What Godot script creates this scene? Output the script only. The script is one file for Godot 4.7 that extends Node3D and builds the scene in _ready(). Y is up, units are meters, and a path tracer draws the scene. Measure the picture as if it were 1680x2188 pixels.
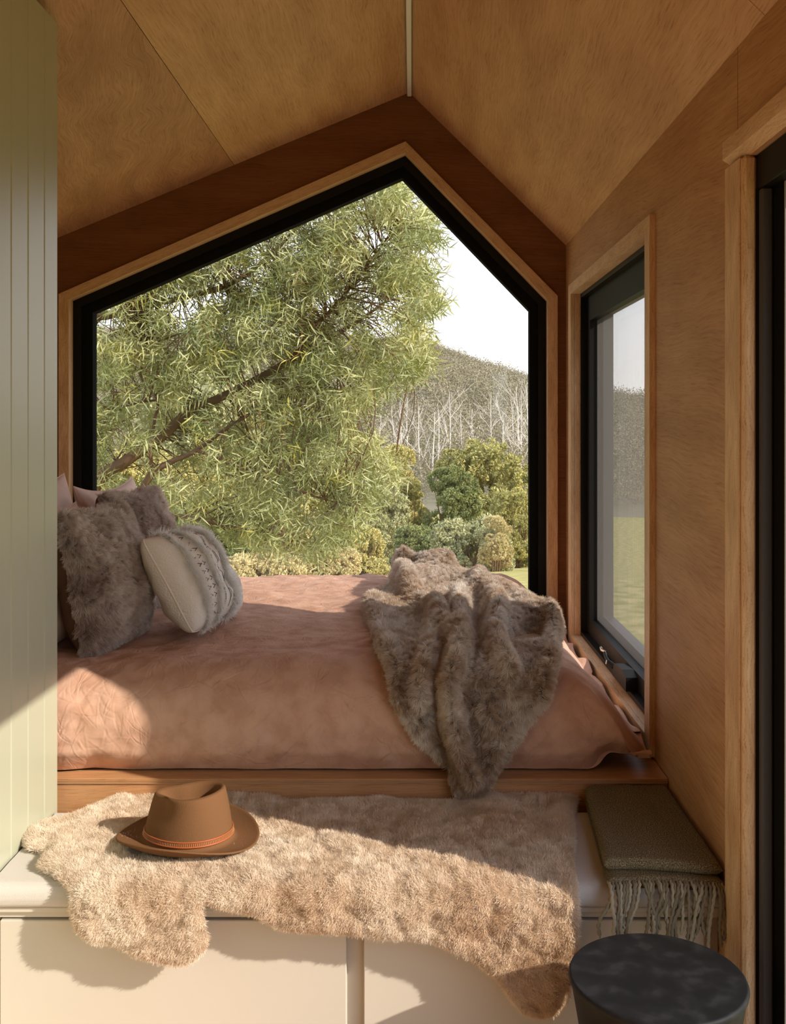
extends Node3D

# One pixel of the 1680 x 2188 photograph is 1/2223 radian-tangent; the vanishing point lies at (880, 905).
const F := 2223.0
const CX := 880.0
const CY := 905.0
const EYE := 1.42
const WR := 0.655     # right wall
const WL := -1.56     # left wall
const DW := 4.42      # distance of the end wall
const RIDGE := Vector2(-0.01, 2.826)
const EAVE_R := 2.177
const EAVE_L := 2.186

var rng := RandomNumberGenerator.new()
var M := {}
var nz := FastNoiseLite.new()
var nz2 := FastNoiseLite.new()


func at(px: float, py: float, d: float) -> Vector3:
	return Vector3((px - CX) * d / F, EYE - (py - CY) * d / F, -d)


# ------------------------------------------------------------------ scene tree helpers
func tag(o: Node3D, label: String, category := "", group := "", kind := "") -> Node3D:
	o.set_meta("label", label)
	if category:
		o.set_meta("category", category)
	if group:
		o.set_meta("group", group)
	if kind:
		o.set_meta("kind", kind)
	return o


func thing(called: String, label: String, category := "", where := Vector3.ZERO, group := "", kind := "") -> Node3D:
	var o := Node3D.new()
	o.name = called
	o.position = where
	add_child(o, true)
	return tag(o, label, category, group, kind)


func obj(called: String, mesh: Mesh, mat: Material, parent: Node = self) -> MeshInstance3D:
	var o := MeshInstance3D.new()
	o.name = called
	o.mesh = mesh
	o.material_override = mat
	parent.add_child(o, true)
	return o


func many(called: String, mesh: Mesh, mat: Material, buffer: PackedFloat32Array, parent: Node = self) -> MultiMeshInstance3D:
	var mm := MultiMesh.new()
	mm.transform_format = MultiMesh.TRANSFORM_3D
	mm.use_colors = true
	mm.mesh = mesh
	mm.instance_count = buffer.size() / 16
	mm.buffer = buffer
	var o := MultiMeshInstance3D.new()
	o.name = called
	o.multimesh = mm
	o.material_override = mat
	o.set_meta("kind", "stuff")
	parent.add_child(o, true)
	return o


func put(buf: PackedFloat32Array, b: Basis, p: Vector3, c: Color) -> void:
	buf.append_array(PackedFloat32Array([b.x.x, b.y.x, b.z.x, p.x, b.x.y, b.y.y, b.z.y, p.y, b.x.z, b.y.z, b.z.z, p.z, c.r, c.g, c.b, 1.0]))


# ------------------------------------------------------------------ shape helpers
func begin() -> SurfaceTool:
	var st := SurfaceTool.new()
	st.begin(Mesh.PRIMITIVE_TRIANGLES)
	return st


func done(st: SurfaceTool) -> ArrayMesh:
	return st.commit()


func tri(st: SurfaceTool, a: Vector3, b: Vector3, c: Vector3, n: Vector3, ua := Vector2.ZERO, ub := Vector2.ZERO, uc := Vector2.ZERO) -> void:
	if (b - a).cross(c - a).dot(n) > 0.0:
		var t := b
		b = c
		c = t
		var u := ub
		ub = uc
		uc = u
	for k in 3:
		st.set_normal(n)
		st.set_uv([ua, ub, uc][k])
		st.add_vertex([a, b, c][k])


func quad(st: SurfaceTool, a: Vector3, b: Vector3, c: Vector3, e: Vector3, n: Vector3) -> void:
	var ux := (b - a).normalized()
	var uy := n.cross(ux)
	var w := [a, b, c, e]
	var u := []
	for p in w:
		u.append(Vector2(p.dot(uy), p.dot(ux)))
	tri(st, a, b, c, n, u[0], u[1], u[2])
	tri(st, a, c, e, n, u[0], u[2], u[3])


# a flat outline pushed along n from a to b; grain is the direction of the texture's v in the outline's plane
func prism(st: SurfaceTool, pts: Array, o: Vector3, ux: Vector3, uy: Vector3, n: Vector3, a: float, b: float, grain := Vector2(0, 1)) -> void:
	var flat := PackedVector2Array(pts)
	var idx := Geometry2D.triangulate_polygon(flat)
	var perp := Vector2(grain.y, -grain.x)
	for side in 2:
		var off: float = maxf(a, b) if side == 0 else minf(a, b)
		var nn: Vector3 = n if side == 0 else -n
		for k in range(0, idx.size(), 3):
			var p := []
			var u := []
			for j in 3:
				var q: Vector2 = flat[idx[k + j]]
				p.append(o + ux * q.x + uy * q.y + n * off)
				u.append(Vector2(q.dot(perp), q.dot(grain)))
			tri(st, p[0], p[1], p[2], nn, u[0], u[1], u[2])
	var area := 0.0
	for k in flat.size():
		area += flat[k].cross(flat[(k + 1) % flat.size()])
	for k in flat.size():
		var p: Vector2 = flat[k]
		var q: Vector2 = flat[(k + 1) % flat.size()]
		var e := (q - p).normalized()
		var out := Vector2(e.y, -e.x) * signf(area)
		var along := absf(e.dot(grain)) > 0.5
		var P := o + ux * p.x + uy * p.y
		var Q := o + ux * q.x + uy * q.y
		var nn := ux * out.x + uy * out.y
		var l := p.distance_to(q)
		var u0 := p.dot(grain)
		var us := []
		if along:
			var s := signf(e.dot(grain))
			us = [Vector2(a, u0), Vector2(a, u0 + s * l), Vector2(b, u0 + s * l), Vector2(b, u0)]
		else:
			us = [Vector2(0, a), Vector2(l, a), Vector2(l, b), Vector2(0, b)]
		tri(st, P + n * a, Q + n * a, Q + n * b, nn, us[0], us[1], us[2])
		tri(st, P + n * a, Q + n * b, P + n * b, nn, us[0], us[2], us[3])


# chamfered box between two corners; its texture's v runs along its longest side
func bbox(st: SurfaceTool, lo: Vector3, hi: Vector3, bev := 0.002) -> void:
	var c := (lo + hi) / 2.0
	var h := (hi - lo).abs() / 2.0
	bev = minf(bev, h[h.min_axis_index()] * 0.8)
	var long := h.max_axis_index()
	var uvf := func(p: Vector3, ax: int) -> Vector2:
		var o := []
		for k in 3:
			if k != ax:
				o.append(k)
		if o[1] != long:
			o = [o[1], o[0]] if o[0] == long else o
		return Vector2(p[o[0]], p[o[1]])
	var V := {}
	for sx in [-1, 1]:
		for sy in [-1, 1]:
			for sz in [-1, 1]:
				var s := Vector3(sx, sy, sz)
				for ax in 3:
					var v := s * (h - Vector3.ONE * bev)
					v[ax] = s[ax] * h[ax]
					V[[sx, sy, sz, ax]] = c + v
	for ax in 3:
		var b: int = (ax + 1) % 3
		var e: int = (ax + 2) % 3
		for s in [-1, 1]:
			var n := Vector3.ZERO
			n[ax] = s
			var q := []
			for m in [[-1, -1], [1, -1], [1, 1], [-1, 1]]:
				var k := [0, 0, 0, ax]
				k[ax] = s
				k[b] = m[0]
				k[e] = m[1]
				q.append(V[k])
			tri(st, q[0], q[1], q[2], n, uvf.call(q[0], ax), uvf.call(q[1], ax), uvf.call(q[2], ax))
			tri(st, q[0], q[2], q[3], n, uvf.call(q[0], ax), uvf.call(q[2], ax), uvf.call(q[3], ax))
		for s in [-1, 1]:
			for t in [-1, 1]:   # edges along ax, between the faces b and e
				var n := Vector3.ZERO
				n[b] = s
				n[e] = t
				var k0 := [0, 0, 0, b]
				var k1 := [0, 0, 0, b]
				k0[ax] = -1
				k1[ax] = 1
				k0[b] = s
				k1[b] = s
				k0[e] = t
				k1[e] = t
				var k2 := k1.duplicate()
				var k3 := k0.duplicate()
				k2[3] = e
				k3[3] = e
				var q := [V[k0], V[k1], V[k2], V[k3]]
				n = n.normalized()
				tri(st, q[0], q[1], q[2], n, uvf.call(q[0], b), uvf.call(q[1], b), uvf.call(q[2], b))
				tri(st, q[0], q[2], q[3], n, uvf.call(q[0], b), uvf.call(q[2], b), uvf.call(q[3], b))
	for sx in [-1, 1]:
		for sy in [-1, 1]:
			for sz in [-1, 1]:
				tri(st, V[[sx, sy, sz, 0]], V[[sx, sy, sz, 1]], V[[sx, sy, sz, 2]], Vector3(sx, sy, sz).normalized())


func box_mesh(lo: Vector3, hi: Vector3, bev := 0.002) -> ArrayMesh:
	var st := begin()
	bbox(st, lo, hi, bev)
	return done(st)


func solid(verts: PackedVector3Array, idx: PackedInt32Array, uv: PackedVector2Array, colors := PackedColorArray()) -> Dictionary:
	var n := PackedVector3Array()
	n.resize(verts.size())
	for k in range(0, idx.size(), 3):
		var c := (verts[idx[k + 2]] - verts[idx[k]]).cross(verts[idx[k + 1]] - verts[idx[k]])
		n[idx[k]] += c
		n[idx[k + 1]] += c
		n[idx[k + 2]] += c
	for k in n.size():
		n[k] = n[k].normalized()
	return {"v": verts, "i": idx, "n": n, "uv": uv, "c": colors}


func mesh_of(d: Dictionary) -> ArrayMesh:
	var a := []
	a.resize(Mesh.ARRAY_MAX)
	a[Mesh.ARRAY_VERTEX] = d.v
	a[Mesh.ARRAY_NORMAL] = d.n
	a[Mesh.ARRAY_TEX_UV] = d.uv
	a[Mesh.ARRAY_INDEX] = d.i
	if d.c.size() == d.v.size():
		a[Mesh.ARRAY_COLOR] = d.c
	var m := ArrayMesh.new()
	m.add_surface_from_arrays(Mesh.PRIMITIVE_TRIANGLES, a)
	return m


# f(u, v) for u, v in 0..1; with a wrap the last column joins the first
func grid(nu: int, nv: int, f: Callable, wrap := false, flip := false, uvs := Vector2.ONE) -> Dictionary:
	var v := PackedVector3Array()
	var uv := PackedVector2Array()
	var idx := PackedInt32Array()
	var cols := nu if wrap else nu + 1
	for j in nv + 1:
		for i in cols:
			var u := float(i) / nu
			var w := float(j) / nv
			v.append(f.call(u, w))
			uv.append(Vector2(u, w) * uvs)
	for j in nv:
		for i in nu:
			var a := j * cols + i
			var b := j * cols + (i + 1) % cols
			var c := a + cols
			var d := b + cols
			idx.append_array(PackedInt32Array([a, c, b, b, c, d] if flip else [a, b, c, b, d, c]))
	return solid(v, idx, uv)


func tube(st: SurfaceTool, pts: Array, radii: Array, sides := 6, twist := 0.0, lobes := 0.0) -> void:
	var rings := []
	var prev := Vector3.ZERO
	var run := 0.0
	for k in pts.size():
		var t: Vector3 = (pts[mini(k + 1, pts.size() - 1)] - pts[maxi(k - 1, 0)]).normalized()
		var x := (prev - t * prev.dot(t)) if k else t.cross(Vector3(0.31, 0.2, 0.93))
		if x.length() < 1e-4:
			x = t.cross(Vector3(0.9, 0.1, 0.3))
		x = x.normalized()
		prev = x
		var y := t.cross(x)
		if k:
			run += pts[k].distance_to(pts[k - 1])
		var ring := []
		for s in sides:
			var a := TAU * s / sides
			var r: float = radii[mini(k, radii.size() - 1)] * (1.0 + lobes * cos(2.0 * a - twist * run))
			ring.append([pts[k] + (x * cos(a) + y * sin(a)) * r, x * cos(a) + y * sin(a)])
		rings.append(ring)
	for k in pts.size() - 1:
		for s in sides:
			var q := [rings[k][s], rings[k][(s + 1) % sides], rings[k + 1][(s + 1) % sides], rings[k + 1][s]]
			for m in [0, 2, 1, 0, 3, 2]:
				st.set_normal(q[m][1])
				st.set_uv(Vector2(float(s) / sides, k))
				st.add_vertex(q[m][0])
	for e in [0, pts.size() - 1]:
		var n: Vector3 = (pts[0] - pts[1]).normalized() if e == 0 else (pts[e] - pts[e - 1]).normalized()
		for s in sides:
			tri(st, pts[e], rings[e][s][0], rings[e][(s + 1) % sides][0], n)


# a curve through points, k steps per stretch
func smooth(pts: Array, steps := 6) -> Array:
	var out := []
	for k in pts.size() - 1:
		var p0 = pts[maxi(k - 1, 0)]
		var p1 = pts[k]
		var p2 = pts[k + 1]
		var p3 = pts[mini(k + 2, pts.size() - 1)]
		for s in steps:
			out.append(p1.cubic_interpolate(p2, p0, p3, float(s) / steps))
	out.append(pts[-1])
	return out


func lathe(profile: Array, sides := 48) -> ArrayMesh:
	var n := profile.size() - 1
	return mesh_of(grid(sides, n, func(u, v):
		var p: Vector2 = profile[roundi(v * n)]
		return Vector3(p.x * cos(u * TAU), p.y, p.x * sin(u * TAU)), true, true, Vector2(4, 1)))


func ramp(x: float, xs: Array, ys: Array) -> float:
	if x <= xs[0]:
		return ys[0]
	for k in xs.size() - 1:
		if x <= xs[k + 1]:
			return lerpf(ys[k], ys[k + 1], (x - xs[k]) / (xs[k + 1] - xs[k]))
	return ys[-1]


# ------------------------------------------------------------------ textures and materials
func noise_tex(freq: float, stops: Array, colors: Array, size := 512, kind := FastNoiseLite.TYPE_SIMPLEX_SMOOTH, octaves := 4, sd := 1, normal := false, bump := 8.0, ridged := false) -> NoiseTexture2D:
	var n := FastNoiseLite.new()
	n.noise_type = kind
	n.frequency = freq
	n.fractal_octaves = octaves
	n.seed = sd
	if ridged:
		n.fractal_type = FastNoiseLite.FRACTAL_RIDGED
	var t := NoiseTexture2D.new()
	t.width = size
	t.height = size
	t.seamless = true
	t.noise = n
	if normal:
		t.as_normal_map = true
		t.bump_strength = bump
	elif colors:
		var g := Gradient.new()
		g.offsets = PackedFloat32Array(stops)
		g.colors = PackedColorArray(colors)
		t.color_ramp = g
	return t


func mat(c: Color, rough := 0.7, metal := 0.0, spec := 0.5) -> StandardMaterial3D:
	var m := StandardMaterial3D.new()
	m.albedo_color = c.linear_to_srgb()
	m.roughness = rough
	m.metallic = metal
	m.metallic_specular = spec
	return m


func bytes_of(freq: float, sd: int, size: int, octaves := 3) -> PackedByteArray:
	var n := FastNoiseLite.new()
	n.noise_type = FastNoiseLite.TYPE_SIMPLEX_SMOOTH
	n.frequency = freq
	n.fractal_octaves = octaves
	n.seed = sd
	var im := n.get_seamless_image(size, size)
	im.convert(Image.FORMAT_L8)
	return im.get_data()


# wood veneer: long fine fibres along v, broad figure bent by a slow noise, short dark pores
func veneer(base: Color, dark: Color, sd: int, swirl: float, figure: float, size := 1024) -> ImageTexture:
	var slow := bytes_of(3.0 / size, sd, size, 2)
	var mid := bytes_of(8.0 / size, sd + 1, size, 3)
	var fine := bytes_of(70.0 / size, sd + 2, size, 2)
	var speck := bytes_of(120.0 / size, sd + 3, size, 1)
	var out := PackedByteArray()
	out.resize(size * size * 3)
	var b := [base.r, base.g, base.b]
	var k := [dark.r, dark.g, dark.b]
	var mask := size - 1
	var o := 0
	for y in size:
		var yy := mini(y, mask - y)
		for x in size:
			var s := slow[y * size + x]
			var bend := (s - 128) * swirl
			var f := fine[((yy >> 4) & mask) * size + (int(x * 2 + bend * 2.0) & mask)]
			var p := speck[((yy >> 3) & mask) * size + (int(x * 3 + bend * 3.0) & mask)]
			var m := mid[(yy >> 2) * size + (int(x + bend) & mask)]
			var lines := absf(sin(s * 0.16 + m * 0.02))
			var t := 0.32 + (f - 128) * 0.0014 + (m - 128) * 0.0019 + figure * (0.2 - minf(lines, 0.2)) * 1.6
			if p > 165:
				t += (p - 165) * 0.006
			t = clampf(t, 0.0, 1.0)
			for c in 3:
				out[o] = int(clampf(lerpf(b[c], k[c], t), 0.0, 1.0) * 255.0)
				o += 1
	return ImageTexture.create_from_image(Image.create_from_data(size, size, false, Image.FORMAT_RGB8, out))


# crushed linen: many short sharp creases drawn as strokes, and a weave
func crushed(size := 1024) -> ImageTexture:
	var h := PackedFloat32Array()
	h.resize(size * size)
	var w := bytes_of(5.0 / size, 73, size, 3)
	var mask := size - 1
	for k in h.size():
		h[k] = 0.5 + 0.0014 * (w[k] - 128) + 0.008 * ((k & 1) + ((k / size) & 1))
	var r := RandomNumberGenerator.new()
	r.seed = 91
	for n in 950:
		var p := Vector2(r.randf(), r.randf()) * size
		var a := r.randfn() * 0.55 + PI / 2 if n % 3 else r.randf() * PI
		var turn := r.randfn() * 0.006
		var len := r.randi_range(40, 230)
		var deep := r.randf_range(0.05, 0.20) * (1.0 if r.randf() < 0.6 else -1.0)
		var wide := r.randf_range(2.5, 7.0)
		for k in len:
			var fade := sin(PI * k / len) * deep
			p += Vector2(cos(a), sin(a))
			a += turn + r.randfn() * 0.02
			var side := Vector2(-sin(a), cos(a))
			for q in range(-13, 14):
				var at_ := p + side * q
				var i := (int(at_.y) & mask) * size + (int(at_.x) & mask)
				var x := q / wide
				h[i] += fade * 0.34 * (exp(-x * x) - 0.35 * exp(-(x - 1.3) * (x - 1.3)))
	var out := PackedByteArray()
	out.resize(size * size)
	for k in h.size():
		out[k] = int(clampf(h[k], 0.0, 1.0) * 255.0)
	var im := Image.create_from_data(size, size, false, Image.FORMAT_L8, out)
	im.convert(Image.FORMAT_RGBA8)
	im.bump_map_to_normal_map(9.0)
	return ImageTexture.create_from_image(im)


func wood(tex: Texture2D, scale: float, rough: float, tint := Color.WHITE) -> StandardMaterial3D:
	var m := StandardMaterial3D.new()
	m.albedo_texture = tex
	m.albedo_color = tint.linear_to_srgb()
	m.uv1_scale = Vector3(scale, scale, 1)
	m.roughness = rough
	m.metallic_specular = 0.35
	return m


func make_materials() -> void:
	# base colours are sRGB here because textures are
	var ply := veneer(Color(0.89, 0.73, 0.555), Color(0.69, 0.495, 0.34), 11, 0.07, 0.06)
	var ply2 := veneer(Color(0.83, 0.65, 0.50), Color(0.59, 0.41, 0.29), 31, 0.30, 0.25)
	var solid_oak := veneer(Color(0.95, 0.84, 0.69), Color(0.68, 0.51, 0.35), 51, 0.06, 0.0, 512)
	M.ply = wood(ply, 0.75, 0.5)
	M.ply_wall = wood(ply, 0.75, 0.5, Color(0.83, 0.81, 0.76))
	M.ply_figured = wood(ply2, 0.8, 0.5)
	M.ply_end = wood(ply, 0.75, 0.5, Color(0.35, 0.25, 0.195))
	M.oak = wood(solid_oak, 1.6, 0.45)
	M.platform = wood(ply, 0.9, 0.4, Color(0.8, 0.72, 0.66))
	M.roof = mat(Color(0.25, 0.18, 0.12), 0.9)
	M.edge = mat(Color(0.33, 0.22, 0.13), 0.8)
	M.floor = wood(ply, 0.8, 0.5, Color(0.9, 0.9, 0.9))
	M.black = mat(Color(0.009, 0.009, 0.008), 0.5, 0.0, 0.3)
	M.black_matte = mat(Color(0.010, 0.010, 0.010), 0.9, 0.0, 0.15)
	M.grey_metal = mat(Color(0.065, 0.062, 0.064), 0.5, 0.0, 0.35)
	M.alu = mat(Color(0.26, 0.25, 0.24), 0.5)
	M.chrome = mat(Color(0.8, 0.8, 0.8), 0.15, 1.0)
	M.glass = mat(Color(0.9, 0.95, 0.93), 0.0)
	M.glass.transparency = BaseMaterial3D.TRANSPARENCY_ALPHA
	M.glass.albedo_color.a = 0.02
	M.screen = mat(Color(0.15, 0.145, 0.14), 0.7, 0.0, 0.2)
	M.strip = mat(Color(0.9, 0.89, 0.87), 0.4)
	# painted boards, sage green
	M.green = mat(Color(0.48, 0.50, 0.38), 0.33, 0.0, 0.5)
	M.cream = mat(Color(0.635, 0.595, 0.525), 0.5)
	M.cream_dark = mat(Color(0.55, 0.49, 0.41), 0.6)
	# upholstery: off-white weave
	M.uphol = mat(Color(0.63, 0.605, 0.57), 0.95, 0.0, 0.1)
	M.uphol.normal_enabled = true
	M.uphol.normal_texture = noise_tex(0.25, [], [], 256, FastNoiseLite.TYPE_CELLULAR, 1, 5, true, 3.0)
	M.uphol.uv1_triplanar = true
	M.uphol.normal_scale = 0.4
	M.uphol.uv1_scale = Vector3(12, 12, 12)
	# linen: terracotta pink with crushed creases
	M.linen = mat(Color(1, 1, 1), 0.95, 0.0, 0.1)
	M.linen.albedo_texture = noise_tex(0.012, [0.25, 0.5, 0.75], [Color(0.79, 0.63, 0.54), Color(0.825, 0.668, 0.58), Color(0.85, 0.70, 0.615)], 512, FastNoiseLite.TYPE_SIMPLEX_SMOOTH, 5, 8)
	M.linen.normal_enabled = true
	M.linen.normal_scale = 1.5
	M.linen.normal_texture = crushed()
	M.linen.uv1_scale = Vector3(1.6, 1.6, 1)
	M.pink = mat(Color(0.72, 0.52, 0.43), 0.95, 0.0, 0.1)
	M.pink.normal_enabled = true
	M.pink.normal_scale = 0.5
	M.pink.normal_texture = M.linen.normal_texture
	M.cream_cloth = mat(Color(0.93, 0.885, 0.81), 0.95, 0.0, 0.1)
	M.cream_cloth.normal_enabled = true
	M.cream_cloth.normal_texture = noise_tex(0.05, [], [], 512, FastNoiseLite.TYPE_SIMPLEX_SMOOTH, 3, 21, true, 6.0)
	M.cream_cloth.uv1_scale = Vector3(1.2, 6, 1)
	M.fringe = mat(Color(0.84, 0.80, 0.73), 0.95, 0.0, 0.1)
	M.stitch = mat(Color(0.10, 0.095, 0.09), 0.9)
	M.brown_back = mat(Color(0.16, 0.095, 0.06), 0.95, 0.0, 0.1)
	# fur: vertex colours tint copies
	for k in ["fur", "wool"]:
		var m := mat(Color(1, 1, 1), 0.8, 0.0, 0.15)
		m.vertex_color_use_as_albedo = true
		m.backlight_enabled = true
		m.backlight = Color(0.8, 0.8, 0.8)
		M[k] = m
	M.hide = mat(Color(1, 1, 1), 0.95, 0.0, 0.1)
	M.hide.vertex_color_use_as_albedo = true
	M.felt = mat(Color(0.19, 0.098, 0.047), 0.95, 0.0, 0.15)
	M.felt.normal_enabled = true
	M.felt.normal_scale = 0.25
	M.felt.normal_texture = noise_tex(0.15, [], [], 256, FastNoiseLite.TYPE_SIMPLEX, 2, 4, true, 3.0)
	M.felt.uv1_triplanar = true
	M.felt.uv1_scale = Vector3(8, 8, 8)
	M.leather = mat(Color(0.42, 0.12, 0.035), 0.5)
	M.bead = mat(Color(0.42, 0.27, 0.14), 0.35, 0.3)
	M.blanket = mat(Color(1, 1, 1), 0.98, 0.0, 0.1)
	M.blanket.albedo_texture = noise_tex(0.13, [0.2, 0.5, 0.62, 0.8], [Color(0.30, 0.27, 0.20), Color(0.43, 0.395, 0.31), Color(0.50, 0.46, 0.365), Color(0.72, 0.67, 0.55)], 512, FastNoiseLite.TYPE_SIMPLEX, 3, 14)
	M.blanket.uv1_triplanar = true
	M.blanket.uv1_scale = Vector3(4, 4, 4)
	M.yarn = mat(Color(0.23, 0.20, 0.14), 0.95, 0.0, 0.1)
	M.yarn_light = mat(Color(0.38, 0.34, 0.25), 0.95, 0.0, 0.1)
	M.stool = mat(Color(1, 1, 1), 0.6, 0.0, 0.3)
	M.stool.albedo_texture = noise_tex(0.012, [0.3, 0.6, 0.8], [Color(0.095, 0.095, 0.10), Color(0.12, 0.12, 0.125), Color(0.165, 0.165, 0.17)], 512, FastNoiseLite.TYPE_SIMPLEX_SMOOTH, 5, 24)
	M.stool.uv1_triplanar = true
	M.stool.uv1_scale = Vector3(2.2, 2.2, 2.2)
	# outdoors
	M.bark = mat(Color(0.17, 0.105, 0.065), 0.95, 0.0, 0.1)
	M.pale_bark = mat(Color(0.68, 0.62, 0.54), 0.9, 0.0, 0.1)
	var leaf := mat(Color(1, 1, 1), 0.45, 0.0, 0.5)
	leaf.vertex_color_use_as_albedo = true
	leaf.backlight_enabled = true
	leaf.backlight = Color(0.6, 0.6, 0.4)
	M.leaf = leaf
	var far_leaf := mat(Color(1, 1, 1), 0.9, 0.0, 0.2)
	far_leaf.vertex_color_use_as_albedo = true
	far_leaf.backlight_enabled = true
	far_leaf.backlight = Color(0.5, 0.5, 0.5)
	M.far_leaf = far_leaf
	M.grass = mat(Color(1, 1, 1), 0.95, 0.0, 0.1)
	M.grass.albedo_texture = noise_tex(0.02, [0.2, 0.5, 0.8], [Color(0.54, 0.52, 0.30), Color(0.62, 0.59, 0.36), Color(0.70, 0.64, 0.44)], 512, FastNoiseLite.TYPE_SIMPLEX_SMOOTH, 5, 44)
	M.grass.uv1_scale = Vector3(0.3, 0.3, 1)
	M.hill = mat(Color(0.20, 0.18, 0.12), 0.95, 0.0, 0.1)


# ------------------------------------------------------------------ the script proper
func _ready() -> void:
	# camera: upright, with a shifted lens
	var cam := Camera3D.new()
	cam.name = "camera"
	cam.projection = Camera3D.PROJECTION_FRUSTUM
	cam.keep_aspect = Camera3D.KEEP_HEIGHT
	cam.near = 0.05
	cam.far = 1500.0
	cam.size = 2188.0 / F * cam.near
	cam.frustum_offset = Vector2((840.0 - CX) / F, -(1094.0 - CY) / F) * cam.near
	cam.position = Vector3(0, EYE, 0)
	add_child(cam)
	# sky and sun
	var sky_mat := ProceduralSkyMaterial.new()
	sky_mat.sky_top_color = Color(0.86, 0.91, 1.0)
	sky_mat.sky_horizon_color = Color(1.0, 0.985, 0.96)
	sky_mat.sky_curve = 0.15
	sky_mat.sky_energy_multiplier = 1.35
	sky_mat.ground_bottom_color = Color(0.45, 0.42, 0.30)
	sky_mat.ground_horizon_color = Color(0.55, 0.52, 0.38)
	sky_mat.sun_angle_max = 1.0
	sky_mat.sun_curve = 0.05
	var sky := Sky.new()
	sky.sky_material = sky_mat
	var env := Environment.new()
	env.background_mode = Environment.BG_SKY
	env.sky = sky
	env.tonemap_mode = Environment.TONE_MAPPER_LINEAR
	env.tonemap_exposure = 1.0
	env.sdfgi_enabled = true
	env.ssao_enabled = true
	env.ssil_enabled = true
	var we := WorldEnvironment.new()
	we.name = "environment"
	we.environment = env
	add_child(we)
	var sun := DirectionalLight3D.new()
	sun.name = "sun"
	sun.light_color = Color(1.0, 0.945, 0.87)
	sun.light_energy = 1.75
	sun.light_angular_distance = 0.6
	sun.shadow_enabled = true
	sun.look_at_from_position(Vector3.ZERO, Vector3(-0.761, -0.507, -0.405), Vector3.UP)
	add_child(sun)

	rng.seed = 7
	nz.seed = 3
	nz.frequency = 1.0
	nz.fractal_octaves = 3
	nz2.seed = 5
	nz2.frequency = 1.0
	nz2.fractal_octaves = 1
	make_materials()
	room()
	end_window()
	side_window()
	door()
	outdoors()
	furniture()
	bed()
	cushions()
	throw_rug()
	sheepskin()
	hat()
	folded_blanket()
	stool()


# ------------------------------------------------------------------ room
func roof_y(x: float) -> float:
	if x < RIDGE.x:
		return lerpf(RIDGE.y, EAVE_L, (RIDGE.x - x) / (RIDGE.x - WL))
	return lerpf(RIDGE.y, EAVE_R, (x - RIDGE.x) / (WR - RIDGE.x))


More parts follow.
